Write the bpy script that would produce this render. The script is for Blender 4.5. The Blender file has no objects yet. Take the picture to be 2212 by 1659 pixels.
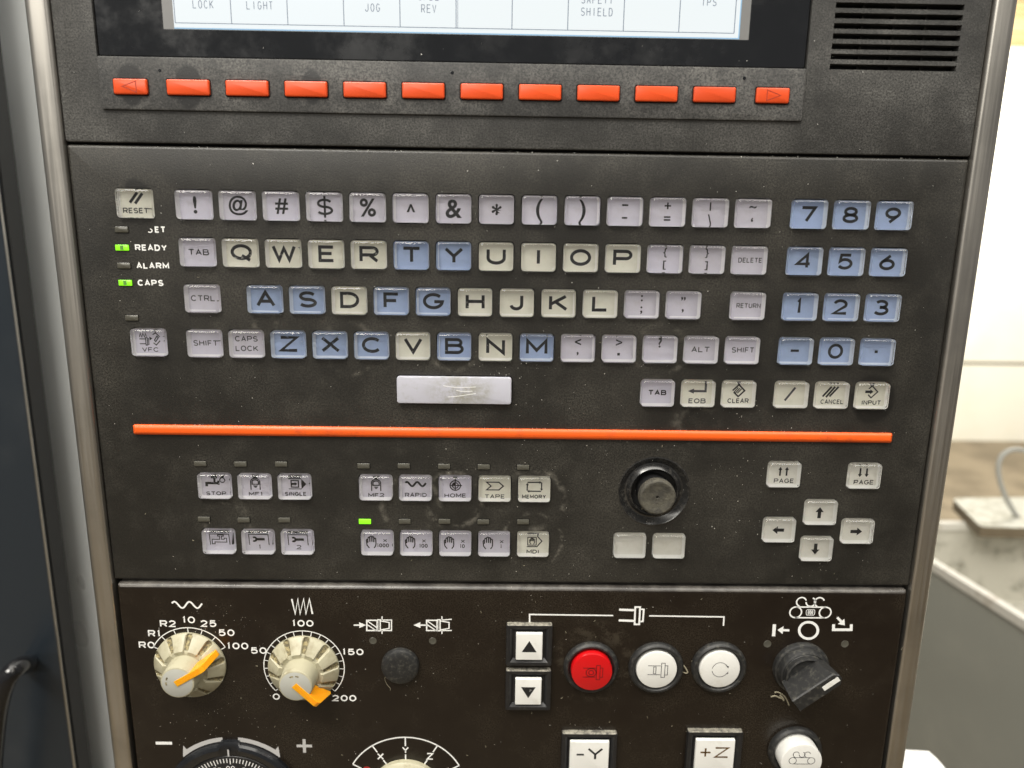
import bpy, bmesh, math, random
from mathutils import Vector, Matrix
random.seed(7)
sc = bpy.context.scene
C = sc.collection
PI = math.pi
# ------------------------------------------------------------------ camera
# panel space: X right, Y up along the panel, Z out of the panel, in millimetres; first key of the top row at (0,0)
H0 = 1.35                                    # height of the top key row above the floor, metres
F, CX, CY = 1534.0, 1106.0, 829.5            # focal length and centre in pixels of a 2212 x 1659 view
RC = ((0.99983671, -0.01225564, -0.01328006), (0.01475334, 0.97796864, 0.20822986), (0.01043549, -0.20839178, 0.97798976))
CAM = (136.600, -9.960, 323.319)
def to_world(p): return Vector((p[0]/1000, -p[2]/1000, p[1]/1000 + H0))
def U(px, py, z=0.0):
    """photo pixel (2212 wide view) -> point of the panel-parallel plane at height z"""
    a = ((px-CX)/F, (CY-py)/F, -1.0)
    d = [sum(RC[i][j]*a[j] for j in range(3)) for i in range(3)]
    t = (z-CAM[2])/d[2]
    return (CAM[0]+t*d[0], CAM[1]+t*d[1])
def W(px, py, axis, val):
    """photo pixel -> world point on the plane x, y or z = val (metres)"""
    a = ((px-CX)/F, (CY-py)/F, -1.0)
    d = [sum(RC[i][j]*a[j] for j in range(3)) for i in range(3)]
    c = to_world(CAM); w = Vector((d[0], -d[2], d[1])); k = 'xyz'.index(axis)
    return c + w*((val-c[k])/w[k])
cam_d = bpy.data.cameras.new('camera'); cam = bpy.data.objects.new('camera', cam_d); C.objects.link(cam)
cols = []
for j in range(3):
    v = [RC[i][j] for i in range(3)]; cols.append((v[0], -v[2], v[1]))
M = Matrix([[cols[j][i] for j in range(3)] for i in range(3)]).to_4x4()
M.translation = to_world(CAM); cam.matrix_world = M
cam_d.sensor_width = 9.8; cam_d.lens = F/2212*9.8
cam_d.clip_start = 0.01; cam_d.clip_end = 100
cam_d.dof.use_dof = True; cam_d.dof.focus_distance = 0.335; cam_d.dof.aperture_fstop = 1.9
sc.camera = cam
# ------------------------------------------------------------------ light
w = bpy.data.worlds.new('World'); sc.world = w; w.use_nodes = True
w.node_tree.nodes['Background'].inputs[0].default_value = (1.0, 0.97, 0.92, 1)
w.node_tree.nodes['Background'].inputs[1].default_value = 0.26
def overhead_light(loc, sx, sy, power, aim=None, col=(1.0, 0.96, 0.88)):
    d = bpy.data.lights.new('overhead_light', 'AREA'); d.shape = 'RECTANGLE'; d.size = sx; d.size_y = sy
    d.energy = power; d.color = col
    o = bpy.data.objects.new('overhead_light', d); C.objects.link(o); o.location = loc
    if aim: o.rotation_euler = (Vector(aim)-Vector(loc)).to_track_quat('-Z', 'Y').to_euler()
    return o
overhead_light((-0.55, -1.05, 2.9), 1.3, 0.35, 52, (0.1, 0, 1.2))
overhead_light((1.4, -1.2, 2.9), 1.3, 0.35, 20, (0.2, 0, 1.2))
overhead_light((0.2, -0.35, 3.1), 2.6, 1.3, 80, (0.2, -0.35, 0))
overhead_light((-1.8, -3.6, 3.1), 3.0, 0.6, 150, (-1.8, -3.6, 0))  # added light out of view, brightens the floor reflected in the steel column
overhead_light((2.6, 2.6, 2.9), 1.6, 0.5, 230, (2.8, 3.6, 0.9))
vs = sc.view_settings; vs.view_transform = 'Standard'; vs.look = 'None'; vs.exposure = -0.28; vs.gamma = 1.0
sc.cycles.use_denoising = True
sc.cycles.max_bounces = 10; sc.cycles.transmission_bounces = 8; sc.cycles.diffuse_bounces = 4; sc.cycles.glossy_bounces = 4
sc.cycles.sample_clamp_indirect = 6

# ------------------------------------------------------------------ materials
MATS = {}
def principled(name, col, rough=0.5, metal=0.0, spec=0.5, trans=0.0, ior=1.49, emit=None, es=0.0):
    m = bpy.data.materials.new(name); m.use_nodes = True
    b = m.node_tree.nodes['Principled BSDF']; i = b.inputs
    i['Base Color'].default_value = (*col, 1); i['Roughness'].default_value = rough; i['Metallic'].default_value = metal
    i['Specular IOR Level'].default_value = spec; i['Transmission Weight'].default_value = trans; i['IOR'].default_value = ior
    if emit: i['Emission Color'].default_value = (*emit, 1); i['Emission Strength'].default_value = es
    MATS[name] = m; return m
class NT:
    """small helper for node wiring"""
    def __init__(s, m): s.t = m.node_tree; s.b = s.t.nodes['Principled BSDF']; s.tc = s.t.nodes.new('ShaderNodeTexCoord')
    def n(s, k, **kw):
        o = s.t.nodes.new(k)
        for a, v in kw.items(): setattr(o, a, v)
        return o
    def l(s, a, b): s.t.links.new(a, b)
    def noise(s, scale, detail=2.0, rough=0.5, vec=None, stretch=None, coord='Object', w=None):
        o = s.n('ShaderNodeTexNoise'); o.inputs['Scale'].default_value = scale; o.inputs['Detail'].default_value = detail; o.inputs['Roughness'].default_value = rough
        src = vec or s.tc.outputs[coord]
        if stretch:
            mp = s.n('ShaderNodeMapping'); mp.inputs['Scale'].default_value = stretch; s.l(src, mp.inputs['Vector']); src = mp.outputs[0]
        s.l(src, o.inputs['Vector']); return o.outputs['Fac']
    def ramp(s, f, a, b, c0=0.0, c1=1.0):
        o = s.n('ShaderNodeMapRange'); o.interpolation_type = 'SMOOTHSTEP'
        for k, v in zip(('From Min', 'From Max', 'To Min', 'To Max'), (a, b, c0, c1)): o.inputs[k].default_value = v
        s.l(f, o.inputs['Value']); return o.outputs[0]
    def math(s, op, a, b=None, clamp=False):
        o = s.n('ShaderNodeMath', operation=op); o.use_clamp = clamp
        for k, v in enumerate((a, b)):
            if v is None: continue
            if isinstance(v, (int, float)): o.inputs[k].default_value = v
            else: s.l(v, o.inputs[k])
        return o.outputs[0]
    def mix(s, f, a, b):
        o = s.n('ShaderNodeMix', data_type='RGBA')
        if isinstance(f, (int, float)): o.inputs[0].default_value = f
        else: s.l(f, o.inputs[0])
        for k, v in ((6, a), (7, b)):
            if isinstance(v, tuple): o.inputs[k].default_value = (*v, 1)
            else: s.l(v, o.inputs[k])
        return o.outputs[2]
    def dist(s, p, sx=1.0, sy=1.0):
        """distance in panel millimetres from p, measured in the panel plane"""
        mp = s.n('ShaderNodeMapping'); mp.vector_type = 'POINT'
        mp.inputs['Location'].default_value = (-p[0]*sx, -p[1]*sy, 0); mp.inputs['Scale'].default_value = (1000*sx, 1000*sy, 0)
        s.l(s.tc.outputs['Object'], mp.inputs['Vector'])
        o = s.n('ShaderNodeVectorMath', operation='LENGTH'); s.l(mp.outputs[0], o.inputs[0]); return o.outputs['Value']
    def bump(s, h, strength, distance=0.001):
        o = s.n('ShaderNodeBump'); o.inputs['Strength'].default_value = strength; o.inputs['Distance'].default_value = distance
        s.l(h, o.inputs['Height']); s.l(o.outputs[0], s.b.inputs['Normal'])
def panel_plastic(name, col, dustcol, rough, grain, dust, base, wiped=(), residue=(), speck=0.9, spec=0.5):
    """moulded plastic with pebble grain, dust film, fingertip-wiped spots and oily residue rings; base = local origin in panel mm"""
    m = principled(name, col, rough); t = NT(m)
    big = t.noise(14, 5, 0.62); mid = t.noise(70, 4, 0.6); fine = t.noise(1300, 2, 0.7)
    g = t.noise(1500, 2, 0.6)
    f = t.math('ADD', t.ramp(big, 0.38, 0.68, 0.15, 0.75), t.ramp(mid, 0.45, 0.75, 0.0, 0.35))
    for (x, y, rx, ry) in wiped:
        d = t.math('ADD', t.dist((x-base[0], y-base[1]), ry/rx, 1.0), t.math('MULTIPLY', t.math('SUBTRACT', t.noise(140, 3, 0.6), 0.5), 3.0))
        f = t.math('MULTIPLY', f, t.ramp(d, ry*0.86, ry*1.06, 0.0, 1.0))
    f = t.math('MULTIPLY', f, t.ramp(fine, 0.30, 0.70, 0.12, 1.9))
    f = t.math('ADD', f, t.ramp(t.noise(1700, 1, 0.5), 0.66, 0.80, 0, speck))
    rings = None
    for (x, y, r, wd, s_) in residue:
        d = t.dist((x-base[0], y-base[1]))
        ring = t.ramp(t.math('ABSOLUTE', t.math('SUBTRACT', d, r)), 0.0, wd, 1.0, 0.0)
        ring = t.math('MULTIPLY', ring, t.ramp(t.noise(120, 4, 0.7), 0.46, 0.7, 0, s_))
        rings = ring if rings is None else t.math('ADD', rings, ring)
    f = t.math('MULTIPLY', f, dust)
    if rings is not None: f = t.math('ADD', f, t.math('MULTIPLY', rings, 0.42), clamp=True)
    f = t.math('MINIMUM', f, 0.9)
    t.l(t.mix(f, col, dustcol), t.b.inputs['Base Color'])
    t.b.inputs['Specular IOR Level'].default_value = spec
    t.l(t.math('ADD', t.math('MULTIPLY', f, 0.25), rough, clamp=True), t.b.inputs['Roughness'])
    t.bump(t.math('ADD', t.math('MULTIPLY', g, 1.0), t.math('MULTIPLY', fine, 0.4)), grain, 0.0002)
    return m
def key_plate(name, col):
    m = principled(name, col, 0.6); t = NT(m)
    oi = t.n('ShaderNodeObjectInfo'); v = t.math('MULTIPLY', oi.outputs['Random'], 0.26)
    f = t.math('ADD', t.ramp(t.noise(160, 4, 0.7, coord='Object'), 0.45, 0.8, 0, 0.25), v)
    t.l(t.mix(f, col, (col[0]*0.62, col[1]*0.60, col[2]*0.50)), t.b.inputs['Base Color']); return m
principled('well', (0.006, 0.006, 0.006), 0.7, spec=0.2)
m = principled('ink', (0.010, 0.010, 0.011), 0.55); t = NT(m); oi = t.n('ShaderNodeObjectInfo')
va = t.n('ShaderNodeVectorMath', operation='ADD'); t.l(t.tc.outputs['Object'], va.inputs[0]); t.l(oi.outputs['Random'], va.inputs[1])
wn = t.noise(520, 4, 0.7, vec=va.outputs[0]); thr = t.math('SUBTRACT', wn, t.math('MULTIPLY', t.math('POWER', oi.outputs['Random'], 4.0), 0.12))
t.l(t.ramp(thr, 0.25, 0.33, 0.45, 1.0), t.b.inputs['Alpha'])
principled('faded_ink', (0.055, 0.055, 0.06), 0.6)
principled('acrylic', (1, 1, 1), 0.04, trans=1.0, ior=1.47); principled('acrylic_side', (0.95, 0.95, 0.95), 0.5, trans=1.0, ior=1.47)
key_plate('lilac', (0.70, 0.68, 0.80)); key_plate('cream', (0.86, 0.85, 0.75)); key_plate('blue', (0.37, 0.475, 0.735)); key_plate('clearwhite', (0.84, 0.83, 0.77))
principled('rim_lilac', (0.90, 0.89, 0.94), 0.4); principled('rim_cream', (0.94, 0.93, 0.88), 0.4); principled('rim_blue', (0.66, 0.74, 0.88), 0.4); principled('rim_clearwhite', (0.9, 0.9, 0.86), 0.4)
m = principled('orange_plastic', (0.78, 0.098, 0.012), 0.32); t = NT(m)
oi = t.n('ShaderNodeObjectInfo'); rn = t.math('MULTIPLY', oi.outputs['Random'], 0.45)
t.l(t.mix(t.math('ADD', rn, t.ramp(t.noise(90, 5, 0.7), 0.45, 0.75, 0, 0.45), clamp=True), (0.74, 0.080, 0.012), (0.46, 0.045, 0.012)), t.b.inputs['Base Color'])
m = principled('orange_trim', (0.86, 0.13, 0.012), 0.38); t = NT(m)
t.l(t.mix(t.ramp(t.noise(60, 6, 0.75), 0.50, 0.74, 0, 0.6), (0.80, 0.105, 0.010), (0.36, 0.055, 0.018)), t.b.inputs['Base Color'])
principled('relief_shade', (0.36, 0.035, 0.010), 0.5)
principled('print_white', (0.82, 0.82, 0.80), 0.5)
principled('print_grey', (0.48, 0.47, 0.46), 0.55)
principled('print_red', (0.40, 0.03, 0.025), 0.5)
principled('led_off', (0.075, 0.072, 0.058), 0.22)
principled('led_on', (0.12, 0.5, 0.02), 0.25, emit=(0.30, 0.95, 0.01), es=1.0)
principled('led_dim', (0.10, 0.20, 0.05), 0.25, emit=(0.20, 0.8, 0.04), es=0.16)
m = principled('gloss_black', (0.010, 0.011, 0.013), 0.16); t = NT(m)
t.l(t.ramp(t.noise(25, 6, 0.7), 0.4, 0.75, 0.12, 0.42), t.b.inputs['Roughness'])
t.l(t.mix(t.ramp(t.noise(18, 6, 0.7), 0.5, 0.8, 0, 0.22), (0.010, 0.011, 0.013), (0.16, 0.16, 0.16)), t.b.inputs['Base Color'])
m = principled('black_plastic', (0.013, 0.013, 0.014), 0.34); t = NT(m)
t.l(t.mix(t.ramp(t.noise(420, 5, 0.7), 0.52, 0.8, 0, 0.25), (0.013, 0.013, 0.014), (0.17, 0.16, 0.13)), t.b.inputs['Base Color'])
t.bump(t.noise(900, 2, 0.6), 0.25, 0.0001)
m = principled('dusty_black', (0.013, 0.013, 0.014), 0.5); t = NT(m)
t.l(t.mix(t.ramp(t.noise(420, 5, 0.7), 0.48, 0.78, 0, 0.38), (0.014, 0.014, 0.014), (0.20, 0.19, 0.155)), t.b.inputs['Base Color'])
t.bump(t.noise(1100, 3, 0.6), 0.3, 0.00012)
m = principled('rubber', (0.10, 0.092, 0.070), 0.75); t = NT(m)
t.l(t.mix(t.ramp(t.noise(180, 5, 0.7), 0.35, 0.7), (0.040, 0.037, 0.030), (0.085, 0.078, 0.058)), t.b.inputs['Base Color'])
t.bump(t.noise(600, 3, 0.6), 0.6, 0.0006)
m = principled('knob_cream', (0.52, 0.49, 0.34), 0.42); t = NT(m)
t.l(t.mix(t.ramp(t.noise(120, 5, 0.65), 0.47, 0.74, 0, 0.65), (0.40, 0.375, 0.265), (0.20, 0.165, 0.09)), t.b.inputs['Base Color'])
t.bump(t.noise(500, 2), 0.12, 0.0002)
m = principled('satin_grey', (0.02, 0.02, 0.02), 0.24, spec=0.9); t = NT(m)
t.l(t.mix(t.ramp(t.noise(350, 5, 0.75), 0.45, 0.75), (0.014, 0.014, 0.014), (0.055, 0.052, 0.046)), t.b.inputs['Base Color'])
principled('knob_cap', (0.40, 0.40, 0.36), 0.36)
m = principled('groove_dirt', (0.17, 0.14, 0.08), 0.8); t = NT(m)
t.l(t.mix(t.ramp(t.noise(700, 4, 0.7), 0.4, 0.65), (0.10, 0.085, 0.05), (0.36, 0.30, 0.15)), t.b.inputs['Base Color'])
m = principled('amber', (0.92, 0.34, 0.008), 0.25); m.node_tree.nodes['Principled BSDF'].inputs['Subsurface Weight'].default_value = 0.6
m.node_tree.nodes['Principled BSDF'].inputs['Subsurface Radius'].default_value = (0.004, 0.0022, 0.0002)
m.node_tree.nodes['Principled BSDF'].inputs['Subsurface Scale'].default_value = 1.0
principled('red_lens', (0.52, 0.006, 0.008), 0.16)
m = principled('white_lens', (0.80, 0.79, 0.74), 0.25); t = NT(m)
t.l(t.mix(t.ramp(t.noise(130, 5, 0.7), 0.52, 0.8, 0, 0.35), (0.72, 0.715, 0.68), (0.48, 0.45, 0.36)), t.b.inputs['Base Color'])
m = principled('space_white', (0.70, 0.69, 0.78), 0.4); t = NT(m)      # worn patch in the middle of the bar
pat = t.math('MULTIPLY', t.ramp(t.dist((3, 0), 1, 1.6), 1, 21, 1.0, 0.0), t.ramp(t.noise(200, 6, 0.75), 0.38, 0.62))
pat = t.math('ADD', pat, t.ramp(t.noise(110, 6, 0.8), 0.52, 0.8, 0, 0.6), clamp=True)
t.l(t.mix(t.math('MULTIPLY', pat, 0.75), (0.46, 0.46, 0.52), (0.25, 0.24, 0.17)), t.b.inputs['Base Color'])
def brushed(name, col, rough, stretch, bump=0.05, var=0.05, metal=1.0):
    m = principled(name, col, rough, metal); t = NT(m)
    n1 = t.noise(1.0, 4, 0.6, stretch=stretch); n2 = t.noise(30 if metal == 1.0 else 5, 5, 0.55)
    t.l(t.ramp(n1, 0.3, 0.7, rough-var, rough+var*1.4), t.b.inputs['Roughness'])
    t.l(t.mix(t.ramp(n2, 0.4, 0.75, 0, 0.5 if metal == 1.0 else 0.18), col, tuple(c*0.6 for c in col)), t.b.inputs['Base Color'])
    t.bump(n1, bump, 0.0002); return m
brushed('steel', (0.56, 0.535, 0.49), 0.36, (900, 14, 900))
brushed('steel_sheet', (0.88, 0.91, 0.91), 0.30, (5, 5, 2.5), 0.0, 0.05, 0.40)
m = principled('navy_paint', (0.020, 0.026, 0.033), 0.28); t = NT(m)
t.l(t.mix(t.ramp(t.noise(9, 6, 0.7), 0.45, 0.8, 0, 0.3), (0.019, 0.025, 0.032), (0.07, 0.075, 0.08)), t.b.inputs['Base Color'])
principled('handle_black', (0.01, 0.01, 0.011), 0.12)
principled('dark_body', (0.01, 0.01, 0.01), 0.6)
m = principled('screen', (0.02, 0.02, 0.02), 0.2, emit=(0.86, 0.93, 0.98), es=1.16); t = NT(m)
t.l(t.mix(t.ramp(t.noise(2.5, 2), 0.3, 0.7), (0.90, 0.955, 0.96), (0.86, 0.94, 0.99)), t.b.inputs['Emission Color'])
principled('screen_blue', (0.02, 0.02, 0.02), 0.2, emit=(0.36, 0.62, 0.86), es=1.05)
principled('screen_ink', (0.05, 0.06, 0.08), 0.3, emit=(0.16, 0.20, 0.27), es=0.8)
principled('screen_pink', (0.05, 0.06, 0.08), 0.3, emit=(0.75, 0.45, 0.72), es=0.9)
principled('glass_grey', (0.20, 0.20, 0.20), 0.3)
m = principled('wall_paint', (0.84, 0.83, 0.76), 0.6); t = NT(m)
t.l(t.mix(t.ramp(t.noise(2.2, 5, 0.6), 0.45, 0.8, 0, 0.4), (0.84, 0.81, 0.70), (0.70, 0.66, 0.50)), t.b.inputs['Base Color']); t.bump(t.noise(60, 3), 0.15, 0.003)
m = principled('timber', (0.55, 0.40, 0.20), 0.6); t = NT(m)
t.l(t.mix(t.ramp(t.noise(1.0, 5, 0.65, stretch=(1.5, 40, 40)), 0.35, 0.7), (0.62, 0.48, 0.26), (0.36, 0.23, 0.09)), t.b.inputs['Base Color'])
m = principled('concrete', (0.26, 0.22, 0.16), 0.55); t = NT(m)
t.l(t.mix(t.ramp(t.noise(3.5, 7, 0.65), 0.35, 0.7), (0.20, 0.160, 0.105), (0.11, 0.085, 0.052)), t.b.inputs['Base Color']); t.bump(t.noise(40, 4), 0.2, 0.003)
m = principled('bin_grey', (0.30, 0.31, 0.28), 0.38); t = NT(m)
t.l(t.mix(t.ramp(t.noise(3, 6, 0.65), 0.4, 0.75), (0.30, 0.305, 0.27), (0.38, 0.375, 0.33)), t.b.inputs['Base Color'])
m = principled('bin_inside', (0.42, 0.40, 0.34), 0.6); t = NT(m)
t.l(t.mix(t.ramp(t.noise(26, 6, 0.75), 0.50, 0.72), (0.52, 0.50, 0.43), (0.19, 0.18, 0.14)), t.b.inputs['Base Color']); t.bump(t.noise(60, 4), 0.3, 0.003)
m = principled('bin_rim', (0.55, 0.53, 0.46), 0.4); t = NT(m)
t.l(t.mix(t.ramp(t.noise(20, 6, 0.7), 0.5, 0.75), (0.60, 0.58, 0.52), (0.28, 0.21, 0.14)), t.b.inputs['Base Color'])
m = principled('plate_metal', (0.55, 0.55, 0.48), 0.45, 0.2); t = NT(m)
t.l(t.mix(t.ramp(t.noise(45, 6, 0.75), 0.42, 0.66), (0.50, 0.50, 0.44), (0.28, 0.265, 0.20)), t.b.inputs['Base Color'])
principled('hose_grey', (0.36, 0.36, 0.33), 0.4)
principled('paper_white', (0.80, 0.80, 0.78), 0.5)
principled('chip_metal', (0.86, 0.84, 0.78), 0.30, 0.55)
principled('fibre', (0.30, 0.27, 0.19), 0.7)

# ------------------------------------------------------------------ mesh building
KEYZ = -2.43
class MB:
    def __init__(s): s.v = []; s.f = []; s.m = []
    def add(s, vs_, fs, mat=0):
        o = len(s.v); s.v += [tuple(p) for p in vs_]; s.f += [tuple(i+o for i in f) for f in fs]; s.m += [mat]*len(fs); return s
    def box(s, x0, x1, y0, y1, z0, z1, mat=0):
        return s.add([(x0,y0,z0),(x1,y0,z0),(x1,y1,z0),(x0,y1,z0),(x0,y0,z1),(x1,y0,z1),(x1,y1,z1),(x0,y1,z1)],
                     [(3,2,1,0),(4,5,6,7),(0,1,5,4),(1,2,6,5),(2,3,7,6),(3,0,4,7)], mat)
    def loft(s, loops, mat=0, top=None, bottom=None):
        n = len(loops[0]); o = len(s.v)
        for lp in loops: s.v += [tuple(p) for p in lp]
        for k in range(len(loops)-1):
            for i in range(n):
                j = (i+1) % n; s.f.append((o+k*n+i, o+k*n+j, o+(k+1)*n+j, o+(k+1)*n+i)); s.m.append(mat)
        if top is not None: s.f.append(tuple(o+(len(loops)-1)*n+i for i in range(n))); s.m.append(top)
        if bottom is not None: s.f.append(tuple(o+i for i in range(n))[::-1] if bottom >= 0 else tuple(o+i for i in range(n))); s.m.append(abs(bottom))
        return s
    def rbox(s, cx, cy, w, h, r, prof, mat=0, top=0, bottom=None, seg=4):
        """rounded rectangle lofted through prof = [(z, inset)...]"""
        loops = [[(cx+x, cy+y, z) for x, y in rrect(w-2*i, h-2*i, max(r-i*0.7, 0.05), seg)] for z, i in prof]
        return s.loft(loops, mat, top, bottom)
    def lathe(s, cx, cy, prof, n=48, mat=0, top=None, bottom=None):
        loops = [[(cx+r*math.cos(2*PI*i/n), cy+r*math.sin(2*PI*i/n), z) for i in range(n)] for r, z in prof]
        return s.loft(loops, mat, top, bottom)
    def stroke(s, pts, wd, z, mat=0):
        pts = [p for i, p in enumerate(pts) if i == 0 or abs(p[0]-pts[i-1][0])+abs(p[1]-pts[i-1][1]) > 1e-6]
        closed = len(pts) > 2 and abs(pts[0][0]-pts[-1][0])+abs(pts[0][1]-pts[-1][1]) < 1e-4
        if closed: pts = pts[:-1]
        if z == KEYZ and wd < .9: wd *= 1.42           # small key legends are printed heavily
        n = len(pts); L = []; R = []
        if n < 2: return s
        for i in range(n):
            def d(a, b):
                x, y = b[0]-a[0], b[1]-a[1]; l = math.hypot(x, y) or 1; return (x/l, y/l)
            if closed or 0 < i < n-1: d0 = d(pts[i-1], pts[i]); d1 = d(pts[i], pts[(i+1) % n])
            elif i == 0: d0 = d1 = d(pts[0], pts[1])
            else: d0 = d1 = d(pts[-2], pts[-1])
            nx, ny = -(d0[1]+d1[1]), d0[0]+d1[0]; l = math.hypot(nx, ny)
            if l < 0.2: nx, ny, l = -d0[1], d0[0], 1
            nx /= l; ny /= l
            k = 1/max(0.45, nx*-d0[1]+ny*d0[0])
            L.append((pts[i][0]+nx*k*wd/2, pts[i][1]+ny*k*wd/2, z)); R.append((pts[i][0]-nx*k*wd/2, pts[i][1]-ny*k*wd/2, z))
        fs = [(i, n+i, n+(i+1) % n, (i+1) % n) for i in range(n if closed else n-1)]
        return s.add(L+R, fs, mat)
    def poly(s, pts, z, mat=0):
        a = sum(pts[i-1][0]*pts[i][1]-pts[i][0]*pts[i-1][1] for i in range(len(pts)))
        if a < 0: pts = pts[::-1]
        return s.add([(x, y, z) for x, y in pts], [tuple(range(len(pts)))], mat)
    def tube(s, path, r, n=12, mat=0):
        path = [Vector(p) for p in path]; loops = []
        up = Vector((0.123, 0.456, 0.881))
        for i, p in enumerate(path):
            t_ = (path[min(i+1, len(path)-1)]-path[max(i-1, 0)]).normalized()
            a = t_.cross(up).normalized(); b = t_.cross(a)
            loops.append([p+a*r*math.cos(2*PI*k/n)+b*r*math.sin(2*PI*k/n) for k in range(n)])
        return s.loft(loops, mat, mat, mat)
    def text(s, st, cx, cy, h, lw, z, wd, gap=None, mat=0, xs=1.0):
        """line lettering: cap height h, letter width lw"""
        gap = lw*0.24 if gap is None else gap
        if z == KEYZ and h < 2.7: wd /= 1.28
        ws = [lw*WID.get(c, 1.0) for c in st]; tot = sum(ws)+gap*(len(st)-1); x = cx-tot/2
        for c, wc in zip(st, ws):
            for pl in GLY.get(c, []): s.stroke([(x+wd/2+px*(wc-wd), cy-h/2+wd/2+py*(h-wd)) for px, py in pl], wd, z, mat)
            x += wc+gap
        return s
    def font(s, st, cx, cy, size, z, sx=1.0, mat=0, bold=0.02):
        cu = bpy.data.curves.new('t', 'FONT'); cu.body = st; cu.size = size; cu.align_x = 'CENTER'; cu.align_y = 'CENTER'; cu.offset = size*bold
        o = bpy.data.objects.new('t', cu); me = o.to_mesh()
        P = [v.co.copy() for v in me.vertices]; fs = [tuple(p.vertices) for p in me.polygons]; o.to_mesh_clear()
        bpy.data.objects.remove(o); bpy.data.curves.remove(cu)
        if not P: return s
        mx = (min(p.x for p in P)+max(p.x for p in P))/2; my = (min(p.y for p in P)+max(p.y for p in P))/2
        return s.add([(cx+(p.x-mx)*sx, cy+(p.y-my), z) for p in P], fs, mat)
    def mesh(s, name, mats, smooth=35, scale=0.001):
        me = bpy.data.meshes.new(name); me.from_pydata([(x*scale, y*scale, z*scale) for x, y, z in s.v], [], s.f)
        for k in mats: me.materials.append(MATS[k] if isinstance(k, str) else k)
        me.polygons.foreach_set('material_index', s.m)
        if smooth:
            me.polygons.foreach_set('use_smooth', [True]*len(s.f)); me.update(); me.set_sharp_from_angle(angle=math.radians(smooth))
        me.update(); return me
def rrect(w, h, r, seg=4):
    out = []; r = min(r, w/2, h/2)
    for cx, cy, a0 in ((w/2-r, h/2-r, 0), (-w/2+r, h/2-r, 90), (-w/2+r, -h/2+r, 180), (w/2-r, -h/2+r, 270)):
        for k in range(seg+1):
            a = math.radians(a0+90*k/seg); out.append((cx+r*math.cos(a), cy+r*math.sin(a)))
    return out
def arc(cx, cy, rx, ry, a0, a1, n=None):
    n = n or max(4, int(abs(a1-a0)/12)); return [(cx+rx*math.cos(math.radians(a0+(a1-a0)*i/n)), cy+ry*math.sin(math.radians(a0+(a1-a0)*i/n))) for i in range(n+1)]
GLY = {
'A': [[(0,0),(.5,1),(1,0)],[(.17,.32),(.83,.32)]],
'B': [[(0,.54),(.62,.54)]+arc(.66,.77,.26,.23,-90,90)+[(0,1),(0,0),(.64,0)]+arc(.68,.27,.32,.27,-90,90)],
'C': [arc(.52,.5,.52,.5,42,318)],
'D': [[(0,0),(0,1),(.45,1)]+arc(.47,.5,.53,.5,90,-90)+[(0,0)]],
'E': [[(1,1),(0,1),(0,0),(1,0)],[(0,.52),(.88,.52)]],
'F': [[(1,1),(0,1),(0,0)],[(0,.50),(.85,.50)]],
'G': [arc(.5,.5,.5,.5,42,345)+[(1,.46),(.55,.46)]],
'H': [[(0,0),(0,1)],[(1,0),(1,1)],[(0,.52),(1,.52)]],
'I': [[(.5,0),(.5,1)]],
'J': [[(.9,1),(.9,.32)]+arc(.46,.32,.44,.32,0,-170)],
'K': [[(0,0),(0,1)],[(.95,1),(.05,.42)],[(.30,.58),(1,0)]],
'L': [[(0,1),(0,0),(1,0)]],
'M': [[(0,0),(0,1),(.5,.25),(1,1),(1,0)]],
'N': [[(0,0),(0,1),(1,0),(1,1)]],
'O': [arc(.5,.5,.5,.5,0,360,28)],
'P': [[(0,0),(0,1),(.68,1)]+arc(.70,.73,.30,.27,90,-90)+[(0,.46)]],
'Q': [arc(.5,.53,.5,.47,0,360,28),[(.52,.28),(.95,-.06)]],
'R': [[(0,0),(0,1),(.68,1)]+arc(.70,.73,.30,.27,90,-90)+[(0,.46)],[(.52,.46),(1,0)]],
'S': [arc(.5,.745,.46,.255,25,270)+arc(.5,.25,.5,.25,90,-155)],
'T': [[(0,1),(1,1)],[(.5,1),(.5,0)]],
'U': [[(0,1),(0,.38)]+arc(.5,.38,.5,.38,180,360)+[(1,.38),(1,1)]],
'V': [[(0,1),(.5,0),(1,1)]],
'W': [[(0,1),(.26,0),(.5,.85),(.74,0),(1,1)]],
'X': [[(0,0),(1,1)],[(0,1),(1,0)]],
'Y': [[(0,1),(.5,.46),(1,1)],[(.5,.46),(.5,0)]],
'Z': [[(0,1),(1,1),(0,0),(1,0)]],
'0': [arc(.5,.5,.5,.5,0,360,28)],
'1': [[(.2,.84),(.55,1),(.55,0)]],
'2': [arc(.48,.70,.46,.30,165,-30)+[(.0,0),(1,0)]],
'3': [arc(.46,.755,.42,.245,150,-90)+arc(.46,.26,.5,.26,90,-155)],
'4': [[(.78,0),(.78,1),(0,.28),(1,.28)]],
'5': [[(.9,1),(.15,1),(.08,.52)]+arc(.46,.33,.5,.33,120,-150)],
'6': [[(.72,1)]+arc(.5,.32,.5,.32,150,510)],
'7': [[(0,1),(1,1),(.38,0)]],
'8': [arc(.5,.75,.42,.25,-90,270,22),arc(.5,.25,.5,.25,90,450,24)],
'9': [[(.28,0)]+arc(.5,.68,.5,.32,-30,330)],
'-': [[(0,.5),(1,.5)]], '+': [[(0,.5),(1,.5)],[(.5,0),(.5,1)]], '/': [[(0,0),(1,1)]], 'x': [[(0,0),(1,1)],[(0,1),(1,0)]],
}
WID = {'I': .25, '1': .55, 'M': 1.15, 'W': 1.25, 'E': .85, 'F': .85, 'L': .85, 'J': .8, 'S': .95, 'O': 1.1, 'Q': 1.1, 'G': 1.1, 'C': 1.05, ' ': .5}

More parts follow.
